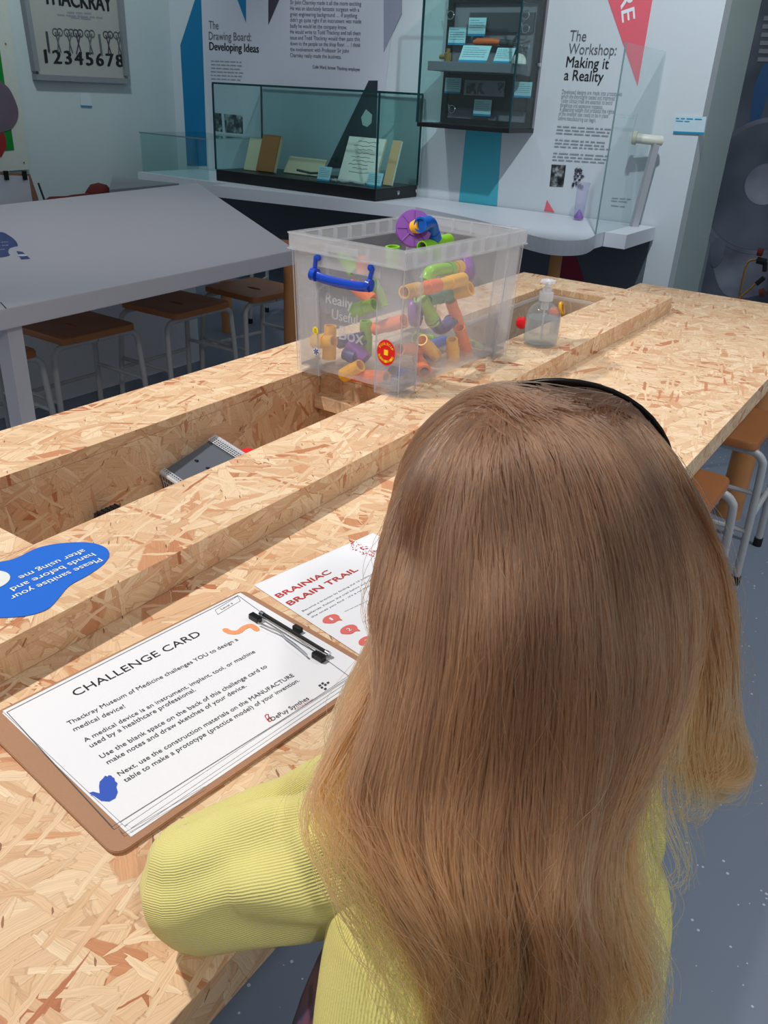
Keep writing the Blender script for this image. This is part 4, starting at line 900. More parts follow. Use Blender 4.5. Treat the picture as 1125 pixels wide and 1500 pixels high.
tube_toy('yel', (606, 333), (617, 330), 'short yellow pipe plugged into the raised purple wheel', y=(.925, .905))
elbow_toy('blu', [(617, 329), (630, 327), (636, 348)], 'blue toy elbow on top beside the raised purple wheel', .90)
tube_toy('grn', (618, 362), (657, 352), 'green pipe lying at rim height under the blue elbow', y=.90)
tube_toy('grn', (642, 352), (638, 382), 'upright green pipe just inside front wall under blue elbow', y=.895)
tube_toy('grn', (575, 390), (575, 361), 'green pipe with open top end at rim left of wheel', y=.90)
elbow_toy('grn', [(624, 412), (632, 398), (660, 394)], 'green elbow pipe leading to the upper right wheel', .86)
tube_toy('yel', (660, 394), (674, 391), 'short yellow pipe beside second purple wheel inside box', y=.86)
wheel_toy(683, 392, .90, (.6, -.6, .2), 'purple toy wheel inside box near the upper right wall', .034)
tube_toy('yel', (592, 428), (612, 424), 'yellow pipe at left end of the long orange-yellow row', y=Y1)
tube_toy('org', (612, 424), (641, 418), 'orange pipe between two yellow pipes near front wall', y=Y1)
tube_toy('yel', (641, 418), (678, 409), 'yellow pipe at right end of the long orange-yellow row', y=Y1)
tube_toy('yel', (667, 430), (690, 422), 'yellow pipe with wide open mouth facing front wall', y=(.86, .825), r=.0135)
tube_toy('tealp', (628, 440), (664, 430), 'teal green pipe below the long orange-yellow row', y=.87)
tube_toy('org', (660, 440), (673, 480), 'upper of two orange pipes leaning down the front wall', y=.865)
tube_toy('org', (673, 480), (686, 524), 'lower of two orange pipes leaning down the front wall', y=.835)
elbow_toy('grn', [(617, 438), (628, 455), (634, 470)], 'green elbow pipe halfway down above the navy bend', .87)
elbow_toy('navy', [(633, 468), (646, 481), (663, 468)], 'navy blue bent pipe halfway down inside the box', .87)
wheel_toy(609, 455, .89, (.3, -.9, .1), 'purple toy wheel in the middle behind box front corner', .033)
tube_toy('yel', (662, 497), (664, 526), 'yellow pipe standing near the bottom of front wall', y=.83)
tube_toy('grn', (690, 505), (706, 515), 'pale green pipe low at right end of box', y=.86)
tube_toy('yel', (618, 498), (638, 521), 'yellow pipe lying slanted near box bottom', y=.86)
tube_toy('org', (585, 512), (626, 510), 'orange pipe lying low behind the front corner column', y=.88)
tube_toy('navy', (618, 527), (645, 533), 'navy pipe lying on box bottom near front wall', y=.87)
tube_toy('org', (612, 525), (622, 545), 'orange pipe with open end on bottom near front corner', y=(.88, .82))
tube_toy('blu', (575, 545), (613, 553), 'blue pipe lying on the bottom at the front corner', y=.85)
tube_toy('blu', (612, 515), (650, 500), 'blue pipe lying under the slanted yellow pipe', y=.90)
tube_toy('grn', (610, 495), (650, 503), 'green pipe lying across the middle low in box', y=.93)
X1, X2_, X3 = 1.272, 1.30, 1.34
tube_toy('yel', (484, 477), (482, 525), 'upright yellow pipe near the handle end, low down', x=X1+.02)
tube_toy('yel', (489, 500), (460, 500), 'short yellow pipe pointing left beside the yellow sticker', x=X1)
tube_toy('yel', (528, 535), (503, 550), 'yellow pipe with open end on bottom at handle end', x=X1)
tube_toy('org', (517, 550), (566, 554), 'orange pipe lying on bottom behind the red sticker', x=X1+.012)
tube_toy('navy', (497, 502), (532, 496), 'navy pipe lying behind the embossed words', x=X3)
tube_toy('pur', (512, 503), (536, 526), 'purple pipe slanting down at the handle end', x=X2_+.01)
tube_toy('navy', (505, 518), (522, 524), 'short navy pipe under the purple pipe', x=X2_)
tube_toy('grn', (548, 446), (517, 456), 'green pipe with open end facing handle end at mid height', x=X2_)
tube_toy('grn', (536, 470), (535, 520), 'upright green pipe behind the embossed words', x=X3+.02)
tube_toy('grn', (500, 372), (520, 398), 'green pipe slanting below the rim behind handle', x=X3)
tube_toy('org', (531, 375), (533, 400), 'orange pipe upright near the rim behind handle', x=X3)
tube_toy('org', (515, 415), (545, 440), 'orange pipe slanting under the blue handle', x=X3)
tube_toy('org', (548, 482), (592, 470), 'pale orange pipe at mid height behind the red sticker', x=X3+.03)
tube_toy('grn', (545, 410), (560, 450), 'green pipe leaning behind the right handle arm', x=X3+.03)

# ---------------------------------------------------------------- printed matter on the table
# hand sanitising sticker on the front rail
zk = ZR+.0005
o = thing('rail_sticker', atz(60, 850, ZR), 'bright blue rounded sticker about sanitising hands on the trough rail', 'sticker')
MB().prism(smooth_closed([atz(*p, zk) for p in ((-60, 850), (-20, 828), (20, 819), (55, 803), (90, 796), (130, 795), (154, 802), (160, 813), (152, 826), (130, 842), (102, 858), (86, 876), (70, 892), (40, 902), (0, 905), (-50, 905), (-75, 880))]), (0, 0, .0004)).build('vinyl', MT['blue'], o)
MB().lathe([(.0205, 0), (.0205, .0003)], atz(-14, 850, zk+.0006), seg=36).build('white_disc', mat('pale_disc', (226, 232, 230), .5), o)
mb = MB()
for t, a, b in (('Please sanitise your', (144.5, 817.5), (13, 874.5)), ('hands before and', (134.5, 810), (14, 862)), ('after using me', (121, 804.5), (26, 845))):
    A_, B_ = atz(*a, zk+.0008), atz(*b, zk+.0008); put_text(mb, t, A_, B_, (.4, -1, 0), bold=.012, height=.0098, lift=0)
mb.build('lettering', MT['white'], o)
# clipboard
zc = ZW
cL, cT, cR, cB_ = atz(3.3, 1039, .751), atz(347.4, 866, .751), atz(526, 991.7, .751), atz(170, 1230, .751)
U = (cT-cL).normalized(); U = ((cT-cL)+(cR-cB_)); U.z = 0; U.normalize(); V = Z.cross(U)          # U: reading direction, V: up the page
O = cL.copy()                                                                                         # top-left corner of the sheet
def pg(u, v, z): return Vector((O.x, O.y, 0))+U*u-V*v+Vector((0, 0, z))
PW, PH = (cT-cL).length, (cB_-cL).length*.955
CB = thing('clipboard', pg(PW/2, PH/2, ZW), 'brown hardboard clipboard holding challenge card sheets, before the child', 'clipboard')
def rounded(u0, v0, u1, v1, r, z, n=5):
    out = []
    for cu, cv, a0 in ((u1-r, v0+r, -90), (u1-r, v1-r, 0), (u0+r, v1-r, 90), (u0+r, v0+r, 180)):
        for k in range(n+1):
            a = math.radians(a0+90*k/n); out.append(pg(cu+r*math.cos(a), cv+r*math.sin(a), z))
    return out
MB().prism(rounded(-.022, -.006, PW+.012, PH+.020, .012, ZW+.0006), (0, 0, .0032), .0006).build('board', MT['hard'], CB)
Z0 = ZW+.0042
sheets = [(-.001, .002, .014, -.9), (.001, .001, .010, -.6), (.003, .0, .006, -.25), (0, 0, 0, 0)]
for i, (du, dv0, dv1, rot) in enumerate(sheets):
    z = Z0+.0006*i; mb = MB(); nU, nV = 12, 8; r = math.radians(rot); vs = {}
    for a in range(nU+1):
        for b in range(nV+1):
            u, v = a/nU, b/nV; lift = 0
            p = pg(du+u*PW, dv0+v*(PH+dv1-dv0), z+lift); c0 = pg(PW, 0, 0); d = p-c0; d.z = 0
            d2 = Vector((d.x*math.cos(r*.35)-d.y*math.sin(r*.35), d.x*math.sin(r*.35)+d.y*math.cos(r*.35), 0)); vs[a, b] = mb.bm.verts.new(Vector((c0.x+d2.x, c0.y+d2.y, p.z)))
    for a in range(nU):
        for b in range(nV): mb.bm.faces.new((vs[a, b], vs[a, b+1], vs[a+1, b+1], vs[a+1, b]))
    sh = mb.build('sheet', MT['paper'], CB)
    md = sh.modifiers.new('solid', 'SOLIDIFY'); md.thickness = .0003; md.offset = -1
ZP = Z0+.0006*3+.0004
PP = lambda px, py, z=ZP: atz(px, py, z)
mb = MB()
def line(mb, a, b, wd, z=ZP):
    a, b = PP(*a, z), PP(*b, z); d = (b-a).normalized(); n = Z.cross(d)*wd/2; mb.poly([a-n, b-n, b+n, a+n])
fr_ = [(10, 1043), (348.5, 872), (513, 991.7), (164.4, 1211)]
for i in range(4): line(mb, fr_[i], fr_[(i+1) % 4], .0007)
lb = [(315, 893.5), (319, 900), (352, 880), (348, 873)]
for i in range(4): line(mb, lb[i], lb[(i+1) % 4], .0005)
line(mb, (180, 1221), (300, 1152), .0005, ZP); line(mb, (174, 1214), (180, 1221), .0005, ZP)
mb.build('border_lines', MT['grey'], CB)
mb = MB(); VU = V
for t, a, b, hh in (('CHALLENGE CARD', (111, 1020), (295.5, 930), .0115), ('Thackray Museum of Medicine challenges YOU to design a', (101, 1062), (349.5, 937.5), None), ('medical device!', (109, 1071), (184, 1036), None), ('A medical device is an instrument, implant, tool, or machine', (125, 1087), (374.5, 955.5), None), ('used by a healthcare professional.', (133.5, 1095), (287.5, 1011.5), None), ('Use the blank space on the back of this challenge card to', (149, 1111), (392, 977), None), ('make notes and draw sketches of your device.', (158.5, 1119.5), (361.6, 1005.5), None), ('Next, use the construction materials on the MANUFACTURE', (175.5, 1136.5), (431.5, 990), None), ('table to make a prototype (practice model) of your invention.', (184, 1146), (439.5, 997.6), None), ('DePuy Synthes', (399.5, 1056), (453.5, 1024), .006), ('Level 3', (325, 893), (341.5, 884), .003)):
    put_text(mb, t, PP(*a), PP(*b), V, height=hh, lift=0)
mb.build('lettering', MT['ink'], CB)
mb = MB(); put_text(mb, 'of Johnson & Johnson', PP(432, 1040), PP(459, 1024.5), V, lift=0)
for P in (((388, 1049), (391, 1046), (394, 1050), (392, 1054)), ((391, 1054), (396, 1051), (398, 1054), (395, 1057)), ((393, 1046), (394, 1057))):
    P3 = [PP(*p) for p in P]; P3 = curve_pts(P3+[P3[0]] if len(P3) > 2 else P3, 4); mb.tube(P3, .0004, 4)
mb.build('red_mark', MT['red'], CB)
sq_ = curve_pts([PP(330, 922.5), PP(338, 926), PP(349, 925.5), PP(358, 919), PP(368, 916.5), PP(376, 922)], 5)
mb = MB(); LS, RS = [], []
for k, p in enumerate(sq_):
    d = (sq_[min(k+1, len(sq_)-1)]-sq_[max(k-1, 0)]).normalized(); n = Z.cross(d)*.0036; LS.append(p+n); RS.append(p-n)
d0 = (sq_[0]-sq_[1]).normalized()*.0032; d1 = (sq_[-1]-sq_[-2]).normalized()*.0032
mb.poly(LS+[sq_[-1]+d1+(LS[-1]-sq_[-1])*.5, sq_[-1]+d1+(RS[-1]-sq_[-1])*.5]+RS[::-1]+[sq_[0]+d0+(RS[0]-sq_[0])*.5, sq_[0]+d0+(LS[0]-sq_[0])*.5])
mb.build('orange_squiggle', MT['orangeink'], CB)
hand_px = [(130, 1161.5), (136, 1159.5), (146, 1162), (145, 1152), (146, 1145), (151, 1140), (154, 1136), (157.5, 1137.5), (159, 1135.5), (163, 1136), (165, 1138.5), (167.5, 1139.5), (168.5, 1144), (172, 1147), (170.5, 1153), (172.5, 1160), (169, 1169), (160, 1174), (148, 1173), (138, 1166)]
MB().poly([PP(*p) for p in hand_px[::-1]]).build('blue_hand_picture', MT['bluep'], CB)
mb = MB()
for (x, y) in ((466, 1004), (470, 1001), (474, 1003), (469, 1007), (474, 1009), (478, 1000)): mb.poly([PP(x, y), PP(x+2, y+2), PP(x+5, y), PP(x+3, y-2)])
mb.build('small_mark', MT['violet'], CB)
# the clip: black ends, chrome wire
ca, cb2 = PP(372, 903, ZP+.004), PP(478, 967, ZP+.004)
cd = (cb2-ca).normalized(); cn = (V.cross(Z)); cn = U
for p in (PP(374, 905, ZP+.003), PP(467, 962, ZP+.003)):
    MB().box(p, (.0075, .016, .007), rot=Matrix((U, V, Z)).transposed(), bevel=.0012).build('clip_end', MT['bandk'], CB)
MB().tube([PP(384, 898.5, ZP+.004), PP(482, 958, ZP+.004)], .0022, 10).build('clip_rod', MT['rubber'], CB, smooth=True)
MB().tube(curve_pts([PP(p[0], p[1], ZP+p[2]) for p in ((378, 912, .004), (392, 918, .005), (410, 926, .005), (418, 934, .004), (432, 944, .005), (450, 960, .004))], 4), .0011, 8).build('clip_wire', MT['chrome'], CB, smooth=True)
MB().tube(curve_pts([PP(p[0], p[1], ZP+p[2]) for p in ((380, 901, .005), (420, 925, .006), (455, 946, .006), (478, 960, .005))], 4), .0010, 8).build('clip_wire', MT['chrome'], CB, smooth=True)
MB().box(PP(436, 921, ZP+.003), (.006, .012, .006), rot=Matrix((U, V, Z)).transposed(), bevel=.001).build('clip_lug', MT['rubber'], CB)
for p in ((384, 899), (480, 957)): MB().lathe([(.003, -.003), (.003, .003)], PP(p[0], p[1], ZP+.004), cd, 12).build('clip_rivet', MT['chrome'], CB, smooth=True)
# brain trail leaflet
zl = ZW+.0012
l0, l1_, l2 = atz(372, 857, zl), atz(541, 783, zl), atz(547, 972, zl)
U2 = (l1_-l0).normalized(); V2 = Z.cross(U2)
LF = thing('leaflet', l0, 'white brain trail leaflet with red heading lying beyond the clipboard', 'leaflet')
W2, H2 = .210, .22
mb = MB(); vs = {}
for a in range(9):
    for b in range(9):
        p = l0+U2*(W2*a/8)-V2*(.2*b/8); e = (1-b/8)**3*.004*(a in range(1, 8))*abs(math.sin(a*.9)); vs[a, b] = mb.bm.verts.new(p)
for a in range(8):
    for b in range(8): mb.bm.faces.new((vs[a, b], vs[a, b+1], vs[a+1, b+1], vs[a+1, b]))
sh = mb.build('sheet', MT['paper'], LF); md = sh.modifiers.new('solid', 'SOLIDIFY'); md.thickness = .0004; md.offset = -1
zq = zl+.00025; LP = lambda px, py: atz(px, py, zq)
mb = MB(); put_text(mb, 'BRAINIAC', LP(409, 876), LP(486, 839), V2, bold=.018, height=.0098, lift=.0001); put_text(mb, 'BRAIN TRAIL', LP(425.5, 887), LP(525, 835.5), V2, bold=.018, height=.0098, lift=.0001); mb.build('heading', MT['red'], LF)
mb = MB()
for t, a, b in (('Become a brainiac by finding the 10 brains in the', (444, 896), (556, 836)), ('galleries. Follow the trail below and read about', (450.5, 901), (563, 840)), ("the ones you find - it's a no-brainer!", (457, 905), (552, 853)), ('How many tools did you see?', (506, 896), (540, 880)), ('Can you find them all?', (532, 912), (556, 900))): put_text(mb, t, LP(*a), LP(*b), V2, lift=0, height=.0030 if t[0] not in 'HC' else .002)
mb.build('lettering', MT['grey'], LF)
for i, (x, y) in enumerate(((485, 907), (511, 922.5), (538, 939))):
    c = LP(x, y); mb = MB(); ring = smooth_closed([c+U2*a+V2*b for a, b in ((-.0115, 0), (-.007, .0065), (.002, .008), (.010, .005), (.0115, -.001), (.009, -.0055), (.0085, -.0105), (.004, -.0075), (-.004, -.0075))], 4); mb.prism(ring, (0, 0, .0002)); bb = mb.build('number_bubble', MT['bubble'], LF)
    nw = .0011 if i == 0 else .0021; put_text(MB(), str(i+1), c-U2*nw-V2*.003+Z*.0003, c+U2*nw-V2*.003+Z*.0003, V2, bold=.02, height=.0062, lift=0).build('number', MT['white'], bb)
mb = MB(); random.seed(2)
for i in range(60):
    x, y = 514+random.random()*36, 796+random.random()*14; y += (x-514)*.42-6; c = LP(x, y); a = random.random()*3; d = (U2*math.cos(a)+V2*math.sin(a))*random.uniform(.0012, .003); n = Z.cross(d)*.38
    mb.poly([c-d, c-n, c+d, c+n])
mb.build('red_pattern', MT['red'], LF)

# stalks at the far right
o = thing('wire_stand', atz(1085, 440, .60), 'thin bent brass rods with dark red and black fittings beyond table end', 'wire stand')
xs = 3.3
q = lambda px, py: atx(px, py, xs)
b0 = q(1083, 437)
MB().tube([Vector((b0.x, b0.y, 0)), b0], .012, 10).build('stem', MT['brass'], o, smooth=True)
MB().tube(curve_pts([b0, q(1088, 410), q(1095, 385), q(1108, 380)], 5), .004, 8).build('rod', MT['brass'], o, smooth=True)
MB().tube([b0, q(1104, 418), q(1118, 408)], .004, 8).build('rod', MT['brass'], o, smooth=True)
MB().tube([q(1108, 416), q(1119, 407)], .009, 10).build('fitting', MT['rubber'], o, smooth=True); MB().tube([q(1109, 381), q(1122, 384)], .012, 10).build('fitting', MT['rubber'], o, smooth=True); MB().tube([q(1121, 384), q(1120, 398)], .008, 10).build('fitting', MT['rubber'], o, smooth=True)
MB().tube([q(1110, 369), q(1117, 370)], .014, 12).build('fitting', mat('dark_red_fitting', (110, 30, 24), .3), o, smooth=True)
MB().tube([q(1113, 430), q(1120, 428)], .016, 12).build('fitting', mat('rust_fitting', (96, 40, 30), .5), o, smooth=True)
#PERSON#
HAIR_COLS = ((0, (100, 70, 52)), (.3, (118, 80, 55)), (.55, (144, 95, 61)), (1, (206, 142, 90)))
# ---------------------------------------------------------------- the child
FW, RT = Vector((.783, .622, 0)), Vector((.622, -.783, 0))
H0 = Vector((.500, .190, 1.038))
PER = thing('person', (.30, .06, 0), 'child with long golden brown hair and lime cardigan leaning on work table, seen from behind', 'person')
def hd_(l, f, z): return H0+RT*l+FW*f+Z*z
def skin(verts, edges, radii, root=0, sub=1):
    me = bpy.data.meshes.new('t'); me.from_pydata([tuple(v) for v in verts], edges, []); ob = bpy.data.objects.new('t', me); COL.objects.link(ob)
    m = ob.modifiers.new('s', 'SKIN'); m.use_smooth_shade = True; m.branch_smoothing = .4
    for i, r in enumerate(radii):
        sv = me.skin_vertices[0].data[i]; sv.radius = (r, r) if not isinstance(r, tuple) else r; sv.use_root = (i == root)
    s2 = ob.modifiers.new('d', 'SUBSURF'); s2.levels = sub; s2.render_levels = sub
    out = bpy.data.meshes.new_from_object(ob.evaluated_get(bpy.context.evaluated_depsgraph_get())); bpy.data.objects.remove(ob); return out
def remesh(me, voxel, it=4):
    ob = bpy.data.objects.new('t', me); COL.objects.link(ob)
    r = ob.modifiers.new('r', 'REMESH'); r.mode = 'VOXEL'; r.voxel_size = voxel
    s2 = ob.modifiers.new('s', 'SMOOTH'); s2.iterations = it; s2.factor = .5
    out = bpy.data.meshes.new_from_object(ob.evaluated_get(bpy.context.evaluated_depsgraph_get())); bpy.data.objects.remove(ob); return out
# joints
SHL, SHR = Vector((.342, .192, .850)), Vector((.424, .090, .866))
ELL = atd(306, 1290, .648); WRL = Vector((.470, .285, .778)); ELR = Vector((.540, .150, .800)); WRR = Vector((.640, .330, .788))
ELL.z = max(ELL.z, .792)
V = []; E_ = []; R_ = []
def add(p, r, par=None):
    V.append(Vector(p)); R_.append(r); i = len(V)-1
    if par is not None: E_.append((par, i))
    return i
pel = add((.270, .07, .545), .075); sp1 = add((.287, .086, .66), .07, pel); ch = add((.332, .110, .79), .075, sp1); nb = add((.392, .13, .880), .042, ch); nk = add((.425, .150, .925), .034, nb); hdv = add((.47, .172, .99), .05, nk)
for SH, EL, WR, side in ((SHL, ELL, WRL, -1), (SHR, ELR, WRR, 1)):
    s = add(SH, .036, ch); m1 = add((SH+EL)/2, .031, s); e = add(EL, .027, m1); m2 = add((EL+WR)/2, .026, e); w_ = add(WR, .019, m2)
    dirh = (WR-EL); dirh.z = 0; dirh.normalize(); lat = Z.cross(dirh)*(-side)        # lat points to the thumb side (inwards)
    pz = Vector((0, 0, .764-WR.z))
    palm = add(WR+dirh*.030+pz*.6, (.022, .012), w_); pe = add(WR+dirh*.052+pz, (.022, .010), palm)
    for k, (o_, L_) in enumerate(((.021, .046), (.0075, .052), (-.007, .048), (-.020, .036))):
        b_ = WR+dirh*.060+lat*o_+pz; f1 = add(b_, .0065, pe); f2 = add(b_+dirh*L_*.5+Z*.003+lat*o_*.15, .006, f1); add(b_+dirh*L_+Z*-.004+lat*o_*.22, .0052, f2)
    t1 = add(WR+dirh*.020+lat*.026+pz*.9, .008, palm); t2 = add(WR+dirh*.038+lat*.040+pz, .0068, t1); add(WR+dirh*.056+lat*.044+pz-Z*.002, .0058, t2)
for side in (-1, 1):
    h = add(Vector((.290, .05, .50))+RT*side*.055, .062, pel); kn = add(Vector((.315, .065, .285))+RT*side*.06, .043, h); an = add(Vector((.295, .045, .065))+RT*side*.06, .028, kn); hl = add(Vector((.30, .05, .030))+RT*side*.062, .028, an); add(Vector((.30, .05, .026))+RT*side*.07+FW*.11, .024, hl)
bm_ = bmesh.new(); t_ = skin(V, E_, R_, 0, 1); bm_.from_mesh(t_)
def ell(c, r, axes=(RT, FW, Z), seg=24):
    t = bmesh.new(); bmesh.ops.create_uvsphere(t, u_segments=seg, v_segments=seg//2, radius=1)
    mt = Matrix(((axes[0].x*r[0], axes[1].x*r[1], axes[2].x*r[2], c[0]), (axes[0].y*r[0], axes[1].y*r[1], axes[2].y*r[2], c[1]), (axes[0].z*r[0], axes[1].z*r[1], axes[2].z*r[2], c[2]), (0, 0, 0, 1)))
    t.transform(mt); me = bpy.data.meshes.new('t'); t.to_mesh(me); t.free(); bm_.from_mesh(me)
ell(hd_(0, -.005, -.002), (.074, .086, .074), seg=32)          # skull
ell(hd_(0, .030, -.045), (.056, .055, .052))                    # jaw
ell(hd_(0, .086, -.028), (.009, .012, .014)); ell(hd_(0, .078, -.085), (.018, .016, .012))      # nose, chin
ell(hd_(0, .084, -.058), (.020, .008, .005)); ell(hd_(0, .083, -.067), (.017, .008, .005))      # lips
for s_ in (-1, 1):
    ell(hd_(s_*.076, -.002, -.028), (.008, .018, .026)); ell(hd_(s_*.038, .066, -.035), (.022, .016, .018)); ell(hd_(s_*.030, .080, .004), (.018, .006, .006))
me = bpy.data.meshes.new('t'); bm_.to_mesh(me); bm_.free()
body = remesh(me, .0040, 3)
t = bmesh.new(); t.from_mesh(body); seen = set(); best = []
for v in t.verts:
    if v in seen: continue
    comp = [v]; seen.add(v)
    for q_ in comp:
        for e in q_.link_edges:
            o_ = e.other_vert(q_)
            if o_ not in seen: seen.add(o_); comp.append(o_)
    if len(comp) > len(best): best = comp
best = set(best); bmesh.ops.delete(t, geom=[v for v in t.verts if v not in best], context='VERTS'); t.to_mesh(body); t.free()
body.materials.clear(); body.materials.append(MT['skin']); body.polygons.foreach_set('use_smooth', [True]*len(body.polygons))
bo = bpy.data.objects.new('body', body); COL.objects.link(bo); attach(bo, PER)
for s_ in (-1, 1):
    ey = MB().lathe([(0, -.012), (.007, -.010), (.012, 0), (.007, .010), (0, .012)], hd_(s_*.030, .074, -.008), FW, 18).build('eye', MT['page'], PER, smooth='all')
    MB().lathe([(.0055, 0), (.004, .001), (0, .0014)], hd_(s_*.030, .0855, -.008), FW, 14).build('iris', MT['brown'], ey, smooth='all')
# cloth tubes with uv ribs
def cloth_mat(name, rgb, freq, across):
    m = mat(name, rgb, .88, spec=.12, noise_amt=.07, nscale=40); nt = m.node_tree; b = nt.nodes['Principled BSDF']; N = nt.nodes.new; L = nt.links.new
    uv = N('ShaderNodeUVMap'); sx = N('ShaderNodeSeparateXYZ'); L(uv.outputs[0], sx.inputs[0])
    tc = N('ShaderNodeTexCoord'); nz = N('ShaderNodeTexNoise'); nz.inputs['Scale'].default_value = 60; L(tc.outputs['Object'], nz.inputs['Vector'])
    f = N('ShaderNodeMath'); f.operation = 'MULTIPLY'; f.inputs[1].default_value = freq*6.2832; L(sx.outputs[across], f.inputs[0])
    f1 = N('ShaderNodeMath'); f1.operation = 'MULTIPLY_ADD'; f1.inputs[1].default_value = 5.0; L(nz.outputs['Fac'], f1.inputs[0]); L(f.outputs[0], f1.inputs[2])
    sn = N('ShaderNodeMath'); sn.operation = 'SINE'; L(f1.outputs[0], sn.inputs[0])
    n2 = N('ShaderNodeTexNoise'); n2.inputs['Scale'].default_value = 900; n2.inputs['Detail'].default_value = 2; L(tc.outputs['Object'], n2.inputs['Vector'])
    ad = N('ShaderNodeMath'); ad.operation = 'MULTIPLY_ADD'; ad.inputs[1].default_value = 1.6; L(n2.outputs['Fac'], ad.inputs[0]); L(sn.outputs[0], ad.inputs[2])
    bp = N('ShaderNodeBump'); bp.inputs['Strength'].default_value = .4; bp.inputs['Distance'].default_value = .0008; L(ad.outputs[0], bp.inputs['Height']); L(bp.outputs[0], b.inputs['Normal'])
    # shade of the grooves between the ribs put into the yarn colour
    mr = N('ShaderNodeMapRange'); mr.inputs[1].default_value = -1; mr.inputs[2].default_value = 1; mr.inputs[3].default_value = .93; mr.inputs[4].default_value = 1.02; L(sn.outputs[0], mr.inputs[0])
    old = b.inputs['Base Color'].links[0].from_socket; vm = N('ShaderNodeVectorMath'); vm.operation = 'SCALE'; L(old, vm.inputs[0]); L(mr.outputs[0], vm.inputs['Scale']); L(vm.outputs[0], b.inputs['Base Color'])
    b.inputs['Sheen Weight'].default_value = .2; return m
def cloth_tube(name, cen, rad, m, parent, disp, seg=96, sub=12, frame=None, close=False):
    P = curve_pts(cen, sub); n = len(P); Rr = []
    for i in range(len(cen)-1):
        for k in range(sub):
            t = k/sub; t = t*t*(3-2*t); a, b = rad[i], rad[i+1]; Rr.append(tuple(x*(1-t)+y*t for x, y in zip(a, b)))
    Rr.append(rad[-1]); bm = bmesh.new(); uvl = bm.loops.layers.uv.new('UVMap'); rows = []; upv = None; acc = 0
    for i, p in enumerate(P):
        t = (P[min(i+1, n-1)]-P[max(i-1, 0)]).normalized()
        if frame: x, y = frame
        else:
            if upv is None: upv = Vector((0, 0, 1)) if abs(t.z) < .9 else Vector((1, 0, 0))
            x = t.cross(upv).normalized(); upv = x.cross(t).normalized(); y = upv
        if i: acc += (p-P[i-1]).length
        row = []
        for k in range(seg):
            a = 2*math.pi*k/seg; d = 1+disp(i/(n-1), a)
            row.append(bm.verts.new(p+x*Rr[i][0]*d*math.cos(a)+y*Rr[i][1]*d*math.sin(a)))
        rows.append((row, acc))
    for (ra, sa), (rb, sb) in zip(rows, rows[1:]):
        for k in range(seg):
            f = bm.faces.new((ra[k], ra[(k+1) % seg], rb[(k+1) % seg], rb[k]))
            for lp, uvv in zip(f.loops, ((k/seg, sa), ((k+1)/seg, sa), ((k+1)/seg, sb), (k/seg, sb))): lp[uvl].uv = uvv
    if close:
        for r in (rows[0][0][::-1], rows[-1][0]):
            bm.faces.new(r)
    bmesh.ops.recalc_face_normals(bm, faces=bm.faces[:])
    me = bpy.data.meshes.new(name); bm.to_mesh(me); bm.free(); me.materials.append(m); me.polygons.foreach_set('use_smooth', [True]*len(me.polygons))
    o = bpy.data.objects.new(name, me); COL.objects.link(o); attach(o, parent); return o
KN_T = cloth_mat('lime_knit_body', (230, 220, 134), 230, 0); KN_S = cloth_mat('lime_knit_sleeve', (232, 224, 142), 170, 0)
g_ = lambda x, c, s: math.exp(-((x-c)/s)**2)
def disp_body(s, a): return .02*math.sin(3*a+6*s)*(.4+s)+.03*math.sin(a*2+9*s)*g_(s, .55, .3)+.012*math.sin(7*a+18*s)
tc_ = [(.240, .045, .47), (.257, .058, .56), (.279, .081, .66), (.312, .105, .76), (.348, .116, .835), (.378, .124, .880), (.398, .134, .910)]
CAR = cloth_tube('cardigan', tc_, [(.150, .100), (.142, .093), (.126, .084), (.113, .074), (.112, .064), (.080, .052), (.048, .046)], KN_T, PER, disp_body, frame=(RT, FW))
def disp_sl(s, a):
    d = .05*math.sin(2*a+7*s)+.10*g_(s, .50, .10)*math.sin(5*a+1.2+12*s)+.07*g_(s, .22, .10)*math.sin(4*a+.4+16*s)+.05*g_(s, .78, .12)*math.sin(6*a+24*s)
    d += -.17*g_(a, 2.55, .22)*g_(s, .20, .14)-.13*g_(a, 1.75, .25)*g_(s, .30, .10)+.07*g_(a, 2.15, .25)*g_(s, .25, .15)-.14*g_(a, 2.2, .3)*g_(s, .60, .07)+.08*g_(a, 2.9, .25)*g_(s, .2, .15)
    d += .03*noise.noise((s*9, math.cos(a)*2, math.sin(a)*2)); return d-.07*g_(s, .0, .03)+.05*g_(s, .06, .03)
def sleeve(SH, EL, WR, name, r):
    d1 = (SH-EL).normalized(); d2 = (WR-EL).normalized(); bis = -(d1+d2).normalized()
    e_ = .05 if name == 'sleeve' and SH is SHL else .022; c = [SH+d1*e_, SH+d1*(e_-.008), SH+d1*min(.012, e_-.02), SH*.8+EL*.2, SH*.55+EL*.45, SH*.25+EL*.75, EL+bis*.006, EL*.75+WR*.25, EL*.45+WR*.55, EL*.12+WR*.88]
    r = [(.003, .003), (.036, .040)]+r
    so = cloth_tube(name, c, r, KN_S, CAR, disp_sl, close=True)
    x = d1.cross(Z).normalized(); y = x.cross(d1).normalized()
    MB().tube([SH+d1*.004+x*r[2][0]*.955*math.cos(q)+y*r[2][1]*.955*math.sin(q)+d1*.0012*math.sin(q*9) for q in np.linspace(0, 6.2832, 61)], .0021, 6).build('seam', KN_T, so, smooth='all')
    return so
sleeve(SHL, ELL, WRL, 'sleeve', [(.050, .056), (.050, .056), (.049, .050), (.047, .047), (.044, .043), (.041, .039), (.038, .034), (.029, .028)])
sleeve(SHR, ELR, WRR, 'sleeve', [(.046, .050), (.047, .050), (.046, .047), (.044, .044), (.042, .041), (.040, .038), (.036, .033), (.029, .028)])
